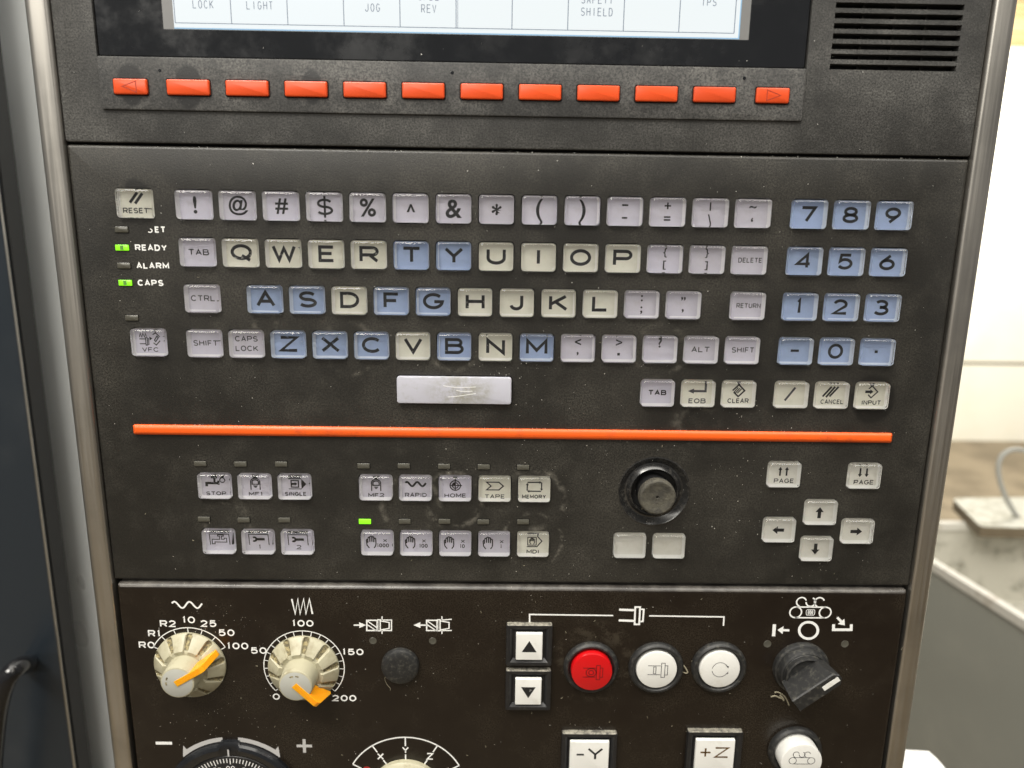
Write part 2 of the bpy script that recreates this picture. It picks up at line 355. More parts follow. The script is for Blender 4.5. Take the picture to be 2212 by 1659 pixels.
def link(name, me, parent=None, loc=(0, 0, 0), label=None):
    o = bpy.data.objects.new(name, me); C.objects.link(o)
    if parent is not None: o.parent = parent
    o.location = tuple(c/1000 for c in loc)
    if label: o['label'] = label
    return o
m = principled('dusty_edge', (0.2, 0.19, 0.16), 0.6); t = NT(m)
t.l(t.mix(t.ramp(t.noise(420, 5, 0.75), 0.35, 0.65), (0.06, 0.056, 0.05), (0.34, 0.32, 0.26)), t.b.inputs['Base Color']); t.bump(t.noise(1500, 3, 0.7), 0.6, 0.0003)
m = principled('edge_highlight', (0.06, 0.055, 0.05), 0.33); t = NT(m)  # highlight of the panels' top edges painted as paler colour, with some dust
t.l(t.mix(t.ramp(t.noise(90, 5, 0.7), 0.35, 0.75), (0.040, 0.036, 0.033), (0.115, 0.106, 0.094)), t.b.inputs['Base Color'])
def pale_tops(o, mat, lo, hi=1.01):
    """paler material on faces that look up: dust on buttons, painted highlight on panels"""
    o.data.materials.append(MATS[mat]); k = len(o.data.materials)-1
    for p in o.data.polygons:
        if lo < p.normal.y < hi: p.material_index = k
ROOTS = {}
def thing(name, label, cat, base=(0, 0, 0), group=None):
    o = bpy.data.objects.new(name, None); C.objects.link(o); o.empty_display_size = 0.02
    o.location = to_world(base); o.rotation_euler = (PI/2, 0, 0)
    o['label'] = label; o['category'] = cat
    if group: o['group'] = group
    ROOTS[o.name] = base; return o
def part(name, mb, mats, root, smooth=35, label=None):
    """part given in absolute panel coordinates"""
    b = ROOTS[root.name]
    return link(name, mb.mesh(name, mats, smooth), root, (-b[0], -b[1], -b[2]), label)
def sub(name, mb, mats, parent, smooth=35, label=None): return link(name, mb.mesh(name, mats, smooth), parent, (0, 0, 0), label)
def cut(o, cutters):
    """boolean holes, applied"""
    tmp = []
    for mb in cutters:
        c = bpy.data.objects.new('cutter', mb.mesh('cutter', ['dark_body'], 0)); C.objects.link(c); c.parent = o.parent; c.location = o.location
        md = o.modifiers.new('cut', 'BOOLEAN'); md.object = c; md.solver = 'EXACT'; tmp.append(c)
    bpy.context.view_layer.update()
    dg = bpy.context.evaluated_depsgraph_get(); me = bpy.data.meshes.new_from_object(o.evaluated_get(dg))
    o.modifiers.clear(); o.data = me
    for c in tmp: bpy.data.objects.remove(c)
    me.polygons.foreach_set('use_smooth', [True]*len(me.polygons)); me.set_sharp_from_angle(angle=math.radians(30))
def wobj(name, mb, mats, label=None, cat=None, kind=None, smooth=35, parent=None):
    """object given in world metres"""
    o = bpy.data.objects.new(name, mb.mesh(name, mats, smooth, 1.0)); C.objects.link(o)
    if parent is not None: o.parent = parent
    if label: o['label'] = label
    if cat: o['category'] = cat
    if kind: o['kind'] = kind
    return o

XL, XR = -53.2, 340.6
YK1, YK0 = 24.6, -179.6          # keyboard panel top and bottom
# ------------------------------------------------------------------ setting: floor and wall
m_ = MB(); m_.add([(-8, -6, 0), (8, -6, 0), (8, 5, 0), (-8, 5, 0)], [(0, 1, 2, 3)])
wobj('floor', m_, ['concrete'], kind='structure')
YW = 4.3
zj = W(2150, 786, 'y', YW).z; zt = W(2190, 102, 'y', YW).z
wl = bpy.data.objects.new('wall', None); C.objects.link(wl); wl['label'] = 'white painted wall with a horizontal joint and timber boards along its top'; wl['category'] = 'wall'
wobj('lower_panel', MB().box(-7, 7, YW, YW+.12, 0, zj-.011), ['wall_paint'], parent=wl)
wobj('upper_panel', MB().box(-7, 7, YW+.002, YW+.12, zj+.011, zt), ['wall_paint'], parent=wl)
wobj('joint_strip', MB().box(-7, 7, YW+.03, YW+.11, zj-.011, zj+.011), ['concrete'], parent=wl)
z0 = zt
for hh in (0.085, 0.10, 0.075, 0.10, 0.11, 0.10):
    wobj('plank', MB().box(-7, 7, YW+.01+random.uniform(0, .012), YW+.10, z0+.004, z0+hh), ['timber'], parent=wl); z0 += hh

# ------------------------------------------------------------------ machine door, steel column on the left of the control
def slab(name, px_l, px_r, ydepth, thick, mats, root, bev=0.004, label=None):
    """vertical slab whose front edges pass through photo columns px_l, px_r (at photo row 830)"""
    a = W(px_l, 830, 'y', ydepth).x if px_l is not None else -3.0; b = W(px_r, 830, 'y', ydepth).x
    m = MB(); w_, h_ = b-a, 2.2
    m.loft([[(a+w_/2+x, yy, z) for x, z in [(-w_/2+i, 0), (w_/2-i, 0), (w_/2-i, h_), (-w_/2+i, h_)]] for yy, i in ((ydepth+thick, 0), (ydepth+bev, 0), (ydepth+bev*.3, bev*.3), (ydepth, bev))], 0, 0)
    return wobj(name, m, mats, label, parent=root, smooth=50)
dr = bpy.data.objects.new('machine_door', None); C.objects.link(dr); dr['label'] = 'dark navy painted machine door with a black grab handle'; dr['category'] = 'machine door'
slab('door_panel', None, 52, 0.160, 0.018, ['navy_paint'], dr, 0.002)
slab('edge_glint', 49.0, 53.2, 0.1594, 0.0008, ['steel'], dr, 0.0003)  # thin bright strip standing for light caught on the door's rounded edge
xe = W(52, 830, 'y', 0.160).x
wobj('shade_strip', MB().box(xe+.0004, xe+.0018, .1625, .1775, 0, 2.2), ['dark_body'], parent=dr)  # black strip laid over the door's side to stand for shade there
hp = [W(x, y, 'y', yy) for x, y, yy in ((62, 1434, .158), (50, 1436, .135), (36, 1442, .125), (20, 1456, .120), (6, 1485, .118), (-6, 1530, .118), (-14, 1600, .118), (-20, 1700, .118), (-26, 1850, .118), (-20, 1990, .125), (-10, 2010, .158))]
pts = []
for i in range(len(hp)-1):
    for k in range(4): pts.append(hp[i].lerp(hp[i+1], k/4))
pts.append(hp[-1])
for _ in range(3): pts = [pts[0]]+[(pts[i-1]+pts[i]*2+pts[i+1])/4 for i in range(1, len(pts)-1)]+[pts[-1]]
wobj('handle', MB().tube(pts, 0.0065, 16), ['handle_black'], parent=dr)
col = bpy.data.objects.new('steel_column', None); C.objects.link(col); col['label'] = 'brushed stainless steel column between the navy machine door and the control'; col['category'] = 'column'
slab('column_sheet', 70, 400, 0.195, 0.05, ['steel_sheet'], col, 0.003)

# ------------------------------------------------------------------ cabinet frame
fr = thing('cabinet_frame', 'brushed steel frame with rounded side rails around the black control panels', 'frame', (143.5, -330, -40))
part('back_box', MB().box(XL-6, XR+6, -330, 230, -70, -7.0), ['dark_body'], fr)
def rail(x_in, x_out):
    s = 1 if x_out > x_in else -1; w_ = abs(x_out-x_in)
    prof = [(x_in, -6), (x_in, 0.8), (x_in+s*.5, 1.6), (x_in+s*1.3, 1.9)]
    prof += [(x_out-s*4.2+s*4.2*math.sin(math.radians(a)), 2.0-4.2+4.2*math.cos(math.radians(a))) for a in range(0, 91, 10)]
    prof += [(x_out, -60), (x_out-s*1.5, -60), (x_out-s*1.5, -6)]
    return MB().loft([[(x, y, z) for x, z in (prof if s > 0 else prof[::-1])] for y in (230, -330)], 0, 0, 0)
part('side_rail', rail(XR+0.35, XR+11.0), ['steel'], fr, 40)
part('side_rail', rail(XL-0.35, XL-11.0), ['steel'], fr, 40)

# ------------------------------------------------------------------ display panel
dp = thing('display_panel', 'black textured top panel with glossy screen, row of orange keys and speaker slots', 'display', ((XL+XR)/2, YK1+1.2, 0))
DB = ROOTS['display_panel']
sk_x = [-22.3]+[2.0+24.85*i for i in range(10)]+[250.6]
wipes = [(sk_x[0], 49.2, 5.8, 8.7), (sk_x[1], 48.6, 6.1, 9.4), (sk_x[3]+2.3, 49.4, 4.3, 7.6)]
panel_plastic('panel_top', (0.022, 0.0218, 0.021), (0.150, 0.146, 0.136), 0.47, 0.38, 0.52, (0, 0))
panel_plastic('panel_strip', (0.018, 0.018, 0.0182), (0.160, 0.155, 0.144), 0.47, 0.38, 0.62, (0, 0), wiped=wipes)
YT = 215.0
m_ = MB(); m_.rbox((XL+XR)/2, (YK1+1.1+YT)/2, XR-XL, YT-YK1-1.1, 1.2, [(-4, 0), (-0.7, 0), (-0.2, .2), (0, .7)], 0, 0, 0)
face = part('face_plate', m_, ['panel_top'], dp)
bz = (-35.6, 264.2, 60.6, 300.0)
vx0, vx1 = 274.6, 329.0
slots = [60.35+4.02*i for i in range(11)]
cut(face, [MB().box(bz[0]-.5, bz[1]+.5, bz[2]-.5, 205, -10, 5), MB().box(vx0, vx1, slots[0], slots[-1]+2.25, -10, 5)])
# slats between the slots
gr = part('speaker_grille', MB().box(vx0-1, vx1+1, slots[0]-1, slots[-1]+4, -6.9, -6.0), ['dark_body'], dp)
for i in range(10):
    sub('slat', MB().box(vx0-.5, vx1+.5, slots[i]+2.25, slots[i+1], -5, -0.03), ['panel_top'], gr)
for k in (0.25, 0.5, 0.75):
    x = vx0+(vx1-vx0)*k; sub('rib', MB().box(x-.5, x+.5, slots[0], slots[-1]+2, -6, -3.4), ['dusty_black'], gr)
# soft key strip, proud of the face plate, just below the screen
m_ = MB(); m_.rbox((bz[0]+bz[1])/2, 49.6, bz[1]-bz[0]+.6, 21.2, 1.0, [(-0.5, 0), (0.7, 0), (1.0, .15), (1.1, .5)], 0, 0)
st = part('key_strip', m_, ['panel_strip'], dp)
for x, y in (U(345, 152, 1.1), U(977, 157, 1.1), U(1608, 169, 1.1)):
    sub('screw_hole', MB().lathe(x, y, [(0.75, 1.12), (0.6, 1.16), (0.35, 1.13)], 16, 0, 0), ['gloss_black'], st)
def softkey_mesh(w_):
    m = MB(); m.rbox(0, 0, w_+1.0, 7.2, .9, [(1.12, 0)], 1, 1)
    m.rbox(0, 0, w_, 6.2, .7, [(1.13, 0), (1.75, 0), (2.1, .15), (2.3, .6)], 0, 0); return m.mesh('soft_key', ['orange_plastic', 'well'], 40)
wide, narrow = softkey_mesh(18.0), softkey_mesh(14.2)
ya, yz = U(290, 187, 2.0)[1], U(1663, 206, 2.0)[1]
yk = [ya+(yz-ya)*i/11 for i in range(12)]
for i, x in enumerate(sk_x):
    k = link('soft_key', narrow if i in (0, 11) else wide, dp, (x-DB[0], yk[i]-DB[1], 0), 'narrow orange key with an embossed arrow' if i in (0, 11) else None)
    if i in (0, 11):
        s_ = 1 if i else -1; a = [(-2.6*s_, 2.2), (3.2*s_, 0), (-2.6*s_, -2.2)]
        link('arrow_mark', MB().stroke(a+[a[0]], .42, 2.34).mesh('arrow_mark', ['relief_shade'], 0), k)  # flat dark outline paints the shading of the arrow's relief
# screen
m_ = MB(); m_.rbox((bz[0]+bz[1])/2, (bz[2]+204)/2, bz[1]-bz[0], 204-bz[2], .8, [(-4, 0), (-1.1, 0), (-0.7, .4)], 0, 0)
bezel = part('screen_bezel', m_, ['gloss_black'], dp)
s0 = U(378, 66, -0.6); s1 = U(1596, 81, -0.6)
SX0, SX1, SY0 = s0[0]-.2, s1[0]+.2, (s0[1]+s1[1])/2
part('screen_surround', MB().box(SX0-4.5, SX1+4.0, SY0-.2, 203, -.75, -.66), ['glass_grey'], dp)
scr = part('screen', MB().box(SX0, SX1, SY0, 202, -.7, -.6), ['screen'], dp)
zt_ = -.56
m_ = MB(); m_.stroke([(SX0, SY0+.25), (SX1, SY0+.25)], .5, zt_); m_.stroke([(SX1-.25, SY0), (SX1-.25, 200)], .5, zt_)
sub('edge_line', m_, ['screen_blue'], scr, 0)
m_ = MB(); yb = SY0+2.3; yc = yb+27
cx_ = [SX0+.6+(SX1-SX0-3.0)*i/10 for i in range(11)]
for x in cx_: m_.stroke([(x, yb), (x, yc)], .34, zt_)
m_.stroke([(cx_[0], yb), (cx_[-1], yb)], .30, zt_); m_.stroke([(cx_[0], yc), (cx_[-1], yc)], .30, zt_)
m_.stroke([(cx_[5]+.7, yb), (cx_[5]+.7, yc)], .2, zt_)
sub('cell_lines', m_, ['screen_ink'], scr, 0)
def scell(i, lines):
    m = MB()
    for k, s_ in enumerate(lines): m.text(s_, (cx_[i]+cx_[i+1])/2+.3, yb+7.3+4.75*k, 3.25, 1.62, zt_, .30, .72)
    sub('legend', m, ['screen_ink'], scr, 0)
WSAVE = dict(WID); WID.clear()
scell(0, ['LOCK', 'DOOR']); scell(1, ['LIGHT']); scell(3, ['JOG', 'SPDL']); scell(4, ['REV', 'SPDL']); scell(7, ['SHIELD', 'SAFETY'])
m = MB(); m.text('TPS', (cx_[9]+cx_[10])/2+.3, yb+12.0, 3.25, 1.62, zt_, .30, .72); sub('legend', m, ['screen_ink'], scr, 0)
WID.update(WSAVE)
sub('underline', MB().box(cx_[1]+.3, cx_[2]-.3, yb+12.6, yb+13.1, zt_-.03, zt_), ['screen_pink'], scr, 0)

# ------------------------------------------------------------------ keyboard panel
kb = thing('keyboard_panel', 'black textured keyboard panel with blue, cream and lilac keys, orange bar and joystick', 'keyboard', ((XL+XR)/2, YK0, 0))
KB = ROOTS['keyboard_panel']
P, Q = 19.0, 20.5235
JX, JY = U(1413, 1062, 0)
inp = (272.0+2*P, -82.3)
panel_plastic('panel_keys', (0.0095, 0.0088, 0.0074), (0.112, 0.103, 0.084), 0.42, 0.38, 0.27, (0, 0), wiped=[(inp[0]+.9, inp[1]-1.6, 10.6, 12.2), (-24.8, 2.0, 6.5, 9.0)],
    residue=[(113.5, -136.6, 13.5, 2.6, 2.6), (152, -157, 14.5, 1.6, 2.0), (93, -139, 14, 2.2, 1.6), (152, -136, 15, 2.4, 1.8), (4, -150, 11, 3, 1.6), (114, -62, 11, 2, 1.2), (66, -63, 12, 2, 1.2), (209, -62.0, 12, 2.2, 1.0), (228, -97, 9, 5, 1.0), (28, -52.0, 5, 2, 1.4)])
m_ = MB(); m_.rbox((XL+XR)/2, (YK0+YK1)/2, XR-XL, YK1-YK0, 1.0, [(-6, 0), (-1.3, 0), (-0.75, .2), (-.25, .7), (0, 1.4)], 0, 0, 0)
face = part('face_plate', m_, ['panel_keys'], kb)
kface = face
KT, KD = 2.2, -2.5
KEYS = []
def key_mesh(col, w_=15.5, h_=12.5):
    m = MB()
    m.rbox(0, 0, w_, h_, 1.5, [(KD, 0), (KT-1.1, .05)], 3, None, None, 5)
    m.rbox(0, 0, w_, h_, 1.5, [(KT-1.1, .05), (KT-.65, .2), (KT-.2, .65), (KT-.05, 1.0), (KT, 1.35)], 0, 0, None, 5)
    m.rbox(0, 0, w_, h_, 1.5, [(KD, 0), (KD, 1.2)], 2, 1, None, 5)
    return m.mesh('key', ['acrylic', col, 'rim_'+col, 'acrylic_side'], 32)
KM = {c: key_mesh(c) for c in ('lilac', 'cream', 'blue', 'clearwhite')}
CN = {'lilac': 'lilac', 'cream': 'cream', 'blue': 'blue', 'clearwhite': 'pale'}
LZ = KEYZ
def key(x, y, col, legend=None, label=None, ink='ink'):
    KEYS.append((x, y))
    o = link('key', KM[col], kb, (x-KB[0], y-KB[1], -KB[2]), (CN[col]+' key '+label) if label else None)
    if legend:
        if y < -110: legend.v = [(a*.98, b*.96-.62, c) for a, b, c in legend.v]
        link('legend', legend.mesh('legend', [ink], 0), o)
    return o
def big(c):
    m = MB(); wd = 1.42
    m.text(c, 0, 0.1, 7.3, 8.6, LZ, wd); return m
def small(*lines, h=2.45, lw=2.3, wd=.42, y=0.0, x=0.0):
    m = MB(); n = len(lines)
    for i, s_ in enumerate(lines): m.text(s_, x, y+(n-1)*2.2-i*4.4, h, lw, LZ, wd)
    return m
def sym(c, size=9, dx=0, dy=0): return MB().font(c, dx, dy, size, LZ)
def two(a, b, sz=6.5):
    m = MB()
    for c, y in ((a, 2.7), (b, -2.7)):
        if c in '{}[]': m.font(c, 0, y, 4.3, LZ, 1.2, bold=.012)
        elif c == '-': m.stroke([(-1.4, y), (1.4, y)], .5, LZ)
        elif c == '_': m.stroke([(-1.2, y), (1.2, y)], .5, LZ)
        elif c == '|': m.stroke([(0, y-1.8), (0, y+1.8)], .45, LZ)
        elif c == '.': m.poly([(-.6, y-.6), (.6, y-.6), (.6, y+.6), (-.6, y+.6)], LZ)
        else: m.font(c, 0, y, min(sz, 5.6), LZ)
    return m
def arrow(m, x0, y0, x1, y1, wd, hl, hw, z=LZ, mat=0):
    l = math.hypot(x1-x0, y1-y0); dx, dy = (x1-x0)/l, (y1-y0)/l; bx, by = x1-dx*hl, y1-dy*hl
    m.stroke([(x0, y0), (bx+dx*.1, by+dy*.1)], wd, z, mat); m.poly([(bx-dy*hw, by+dx*hw), (x1, y1), (bx+dy*hw, by-dx*hw)], z, mat); return m
# top row of symbols
row1 = [sym('!', 10), sym('@', 8.5), sym('#', 9), MB().text('S', 0, 0, 7.0, 7.6, LZ, 1.05).stroke([(0, -4.6), (0, 4.6)], .95, LZ+.02), sym('%', 10.5), sym('^', 8), sym('&', 11), sym('*', 10), sym('(', 10), sym(')', 10), two('-', '_'), two('+', '='), two('|', '\\'), two('~', '‘')]
nm1 = ['exclamation mark', 'at sign', 'hash sign', 'dollar sign', 'percent sign', 'caret', 'ampersand', 'asterisk', 'opening parenthesis', 'closing parenthesis', 'dash over underscore', 'plus over equals', 'bar over backslash', 'tilde over quote mark']
for i, (g, n_) in enumerate(zip(row1, nm1)): key(i*P, 0, 'lilac', g, 'marked with '+n_)
m = MB(); m.stroke([(-2.6, .3), (0.9, 4.6)], .85, LZ); m.stroke([(-.4, -.1), (3.1, 4.3)], .85, LZ); m.text('RESET', -.35, -3.0, 2.2, 1.95, LZ, .38)
key(-25.8, 0.2, 'cream', m, 'marked RESET')
key(0, -Q, 'lilac', small('TAB', h=2.5, lw=2.6, wd=.42), 'marked TAB beside the Q key', 'ink')
for i, c in enumerate('QWERTYUIOP'): key((i+1)*P, -Q, 'blue' if c in 'TY' else 'cream', big(c), 'marked '+c)
key(11*P, -Q, 'lilac', two('{', '[', 6), 'marked with opening braces'); key(12*P, -Q, 'lilac', two('}', ']', 6), 'marked with closing braces')
key(13*P, -Q, 'lilac', small('DELETE', lw=1.6, h=2.1, wd=.34, x=.7), 'marked DELETE', 'faded_ink')
key(.6, -2*Q, 'lilac', small('CTRL', h=2.5, lw=2.3, wd=.42, x=-.2), 'marked CTRL', 'faded_ink')
for i, c in enumerate('ASDFGHJKL'): key(28.63+i*P, -2*Q, 'blue' if c in 'ASFG' else 'cream', big(c), 'marked '+c)
key(28.63+9*P, -2*Q, 'lilac', two(':', ';', 7.5), 'marked with colon and semicolon'); key(28.63+10*P, -2*Q, 'lilac', two('”', '’', 7.5), 'marked with quotation marks')
key(248.0, -2*Q, 'lilac', small('RETURN', lw=1.55, h=2.1, wd=.34, x=.7), 'marked RETURN', 'faded_ink')
key(0.1, -3*Q, 'lilac', small('SHIFT', lw=2.2, wd=.40), 'marked SHIFT beside the CAPS LOCK key', 'faded_ink')
key(P+.1, -3*Q, 'lilac', small('CAPS', 'LOCK', lw=2.15, h=2.4, wd=.40, x=-.3), 'marked CAPS LOCK', 'faded_ink')
for i, c in enumerate('ZXCVBNM'): key(.14+(i+2)*P, -3*Q, 'blue' if c in 'ZXCBM' else 'cream', big(c), 'marked '+c)
key(.14+9*P, -3*Q, 'lilac', two('<', ',', 7), 'marked with less-than sign'); key(.14+10*P, -3*Q, 'lilac', two('>', '.', 7), 'marked with greater-than sign')
key(.14+11*P, -3*Q, 'lilac', MB().font('?', 0, 2.8, 6, LZ), 'marked with a faded question mark', 'faded_ink')
key(.14+12*P, -3*Q, 'lilac', small('ALT', lw=2.5), 'marked ALT', 'faded_ink'); key(.14+13*P, -3*Q, 'lilac', small('SHIFT', lw=2.05, wd=.40, x=.7), 'marked SHIFT beside the ALT key', 'faded_ink')
m = MB(); m.stroke([(-4.9, 2.6), (-4.3, 4.6), (-3.6, 2.6), (-2.9, 4.6), (-2.2, 2.6), (-1.5, 4.6), (-1.1, 2.8)], .32, LZ)
m.stroke([(-5, 1.6), (-1.7, 1.6)], .35, LZ); m.stroke([(-5, -1.0), (-1.7, -1.0)], .35, LZ); m.stroke([(-1.7, -1.7), (-.8, -1.7), (-.8, 2.3), (-1.7, 2.3), (-1.7, -1.7)], .35, LZ); m.stroke([(-.5, -1.3), (-.1, -1.3), (-.1, 1.9), (-.5, 1.9)], .3, LZ)
m.poly([(.4, .8), (2.0, 1.9), (.4, 3.0)], LZ)
m.stroke([(2.3, 4.0), (3.9, 5.0), (6, 2.8)], .4, LZ); m.stroke([(2.4, -.4), (3.8, -1.6), (6, .8)], .4, LZ); m.stroke([(3.0, 1.0), (3.6, .2), (5.2, 2.4), (4.5, 3.2), (3.0, 1.0)], .4, LZ)
m.text('VFC', 0.4, -4.1, 2.3, 2.6, LZ, .38)
m.v = [(x*.84-.5, y*.84, z) for x, y, z in m.v]
key(-25.2, -61.4, 'lilac', m, 'marked VFC')
for (c, x, y) in (('7', 0, 0), ('8', 1, 0), ('9', 2, 0), ('4', 0, 1), ('5', 1, 1), ('6', 2, 1), ('1', 0, 2), ('2', 1, 2), ('3', 2, 2), ('-', 0, 3), ('0', 1, 3), ('.', 2, 3)):
    if c == '-': g = MB().stroke([(-1.9, 0), (1.9, 0)], 1.1, LZ)
    elif c == '.': g = MB().poly([(-.7, -.6), (.7, -.6), (.7, .6), (-.7, .6)], LZ)
    else: g = MB().text(c, 0, 0, 7.0, 7.0 if c != '1' else 5.5, LZ, 1.32)
    key(271.975+x*P, -y*Q, 'blue', g, 'marked with '+{'-': 'a minus sign', '.': 'a decimal point'}.get(c, 'number '+c))
Y5 = -82.28
key(209.18, Y5, 'lilac', small('TAB', h=2.3, lw=2.4, wd=.5), 'marked TAB beside the EOB key')
m = MB(); m.stroke([(3.6, 4.3), (3.6, 0.9), (-2, .9)], .75, LZ); m.poly([(-4.6, .9), (-1.8, 2.1), (-1.8, -.3)], LZ); m.text('EOB', 0, -3.7, 2.2, 2.3, LZ, .4)
key(228.18, Y5, 'cream', m, 'marked EOB', 'faded_ink')
m = MB(); m.stroke([(-2.6, 1.4), (.2, 4.2), (3.0, 1.4), (.2, -1.4), (-2.0, .6)], .5, LZ)
for d_ in (-.7, .1, .9): m.stroke([(-1.3+d_, .3-d_*.2), (.6+d_, 2.6-d_*.4)], .35, LZ)
m.text('CLEAR', .3, -3.4, 2.1, 1.7, LZ, .36); key(247.18, Y5, 'cream', m, 'marked CLEAR')
key(271.975, Y5, 'cream', MB().stroke([(-2.4, -3), (2.0, 3.2)], 1.0, LZ), 'marked with a slash', 'faded_ink')
m = MB()
for d_ in (-1.5, .1, 1.7): m.stroke([(-2.2+d_, -1.2+abs(d_)*.2), (1.6+d_, 3.8)], .62, LZ)
m.text('CANCEL', .9, -3.3, 2.0, 1.5, LZ, .32); key(290.975, Y5, 'cream', m, 'marked CANCEL')
m = MB(); m.stroke([(-1.3, 3.0), (.2, 4.4), (3.0, 1.6), (.2, -1.2), (-1.3, .2)], .42, LZ); arrow(m, -2.8, 1.6, 1.0, 1.6, .85, 1.5, 1.2); m.text('INPUT', .6, -3.5, 2.0, 1.7, LZ, .36)
key(309.975, Y5, 'cream', m, 'marked INPUT')
# space bar
sx, sy = U(981, 844, 2.6)
m = MB(); m.rbox(0, 0, 54.0, 13.6, 1.6, [(0.04, 0)], 1, 1); m.rbox(0, 0, 53.0, 12.6, 1.2, [(0.1, 0), (2.1, 0), (2.5, .15), (2.6, .5)], 0, 0)
link('space_bar', m.mesh('space_bar', ['space_white', 'well'], 40), kb, (sx-KB[0], sy-KB[1], 0), 'long pale space bar worn brown in the middle')
sb = bpy.data.objects['space_bar']; m = MB()
for a_, b_, c_ in (((-5, 2.3), (3, 1.5), (10, 1.9)), ((-3, -3.0), (4, -2.2), (10, -1.2)), ((1, .2), (5, -.3), (8.5, -.1))):
    m.stroke([a_, ((a_[0]+b_[0])/2, (a_[1]+b_[1])/2-.15), b_, c_], .28, 2.64)
link('scratches', m.mesh('scratches', ['print_white'], 0), sb)
# orange trim bar
m = MB(); m.rbox(142.9, -102.6, 357.6, 4.7, .8, [(-.3, 0), (0.9, 0), (1.3, .3), (1.9, 1.3)], 0, 0)
tb = part('trim_bar', m, ['orange_trim'], kb, label='long orange strip across the keyboard panel')
# lower two rows of function keys
X6 = [-.29, 18.7, 37.7, 76.42, 95.42, 114.42, 133.42, 152.42]; Y6, Y7 = -130.31, -158.68
def tap(m, ox, oy, fill=True):
    if fill:
        m.poly([(ox-4.3, oy-1.6), (ox-4.3, oy+.7), (ox+1.6, oy+.7), (ox+1.6, oy-.5), (ox-3.0, oy-.5), (ox-3.0, oy-1.6)], LZ)
        m.poly([(ox+1.5, oy-.8), (ox+1.5, oy+1.4), (ox+2.6, oy+1.4), (ox+2.6, oy-.8)], LZ); m.poly([(ox-.3, oy+.7), (ox-.3, oy+2.6), (ox+.7, oy+2.6), (ox+.7, oy+.7)], LZ)
        m.poly([(ox-1.3, oy+2.5), (ox-1.3, oy+3.3), (ox+1.6, oy+3.3), (ox+1.6, oy+2.5)], LZ)
    else:
        m.stroke([(ox-4.3, oy-1.6), (ox-4.3, oy+.8), (ox-.6, oy+.8), (ox-.6, oy+2.5), (ox-1.5, oy+2.5), (ox-1.5, oy+3.2), (ox+1.3, oy+3.2), (ox+1.3, oy+2.5), (ox+.4, oy+2.5), (ox+.4, oy+.8), (ox+1.6, oy+.8), (ox+1.6, oy+1.4), (ox+2.8, oy+1.4), (ox+2.8, oy-.7), (ox-3, oy-.6), (ox-3, oy-1.6), (ox-4.3, oy-1.6)], .32, LZ)
    return m
def finger(s_):
    m = MB(); m.stroke([(-2.2, -1.6), (-2.2, 2.6)]+arc(0, 2.6, 2.2, 1.8, 180, 0)+[(2.2, 2.6), (2.2, -1.6)], .38, LZ)
    m.stroke([(-1.5, 1.3), (-1.5, 2.6)]+arc(0, 2.6, 1.5, 1.0, 180, 0)+[(1.5, 1.3), (-1.5, 1.3)], .38, LZ)
    for k in range(3): m.stroke([(-1.1+k*.3, .5-k*.42), (1.1-k*.3, .5-k*.42)], .24, LZ)
    return m.text(s_, 0, -3.7, 1.9, 2.2, LZ, .36)
m = tap(MB(), -.6, 1.6); m.stroke(arc(3.4, 3.3, 1.2, 1.2, 0, 360), .36, LZ); m.text('STOP', 0, -3.6, 1.9, 2.0, LZ, .36)
fk = [(m, 'marked STOP', 'lilac'), (finger('MF1'), 'marked MF1', 'lilac')]
m = MB(); m.stroke([(-3.2, 4.3), (3.0, 4.3)], .3, LZ); m.stroke([(-3.2, -.9), (3.0, -.9)], .3, LZ); m.poly([(3.0, 4.4), (5.4, 1.7), (3.0, -1)], LZ)
m.stroke([(-1.9, 0), (1.6, 0), (1.6, 3.4), (-1.9, 3.4), (-1.9, 0)], .42, LZ); arrow(m, -1.8, 1.7, 1.1, 1.7, .75, 1.3, 1.0); m.text('SINGLE', 0, -3.5, 1.9, 1.65, LZ, .38)
fk.append((m, 'marked SINGLE', 'lilac')); fk.append((finger('MF2'), 'marked MF2', 'lilac'))
m = MB(); m.stroke([(-5+.25*i, 2.2+1.1*math.sin(i*.25/10*4*PI+.6)) for i in range(41)], .72, LZ); m.text('RAPID', 0, -3.4, 2.0, 2.0, LZ, .36)
fk.append((m, 'marked RAPID', 'lilac'))
m = MB(); m.stroke(arc(0, 1.7, 2.5, 2.5, 0, 360), .4, LZ); m.stroke(arc(0, 1.7, 1.45, 1.45, 0, 360), .36, LZ); m.stroke([(-2.5, 1.7), (3.3, 1.7)], .34, LZ); m.stroke([(0, -1), (0, 5)], .34, LZ)
m.poly([(0, 1.7), (0, 3.1)]+arc(0, 1.7, 1.4, 1.4, 90, 180), LZ); m.text('HOME', 0, -3.5, 2.0, 2.15, LZ, .38)
fk.append((m, 'marked HOME', 'lilac'))
m = MB(); m.stroke([(-4, 3.6), (2, 3.6), (4.2, 1.6), (2, -.4), (-4, -.4), (-1.8, 1.6), (-4, 3.6)], .44, LZ); m.text('TAPE', 0, -3.8, 2.0, 2.1, LZ, .34)
fk.append((m, 'marked TAPE', 'cream'))
m = MB()
for a_, b_ in (((-3.2, 3.7), (3.6, 3.7)), ((3.6, 3.7), (3.6, -.6)), ((3.4, -.9), (-3.4, -.9)), ((-3.4, -.6), (-3.4, 3.4))): arrow(m, *a_, *b_, .42, 1.1, .75)
m.text('MEMORY', 0, -3.7, 1.9, 1.55, LZ, .38); fk.append((m, 'marked MEMORY', 'cream'))
for x, (g, lb, c) in zip(X6, fk): key(x, Y6, c, g, lb)
fr_ = lambda m: m.stroke([(-4.6, -1.6), (-4.9, 4.0), (4.6, 4.0), (4.9, -1.6)], .3, LZ)
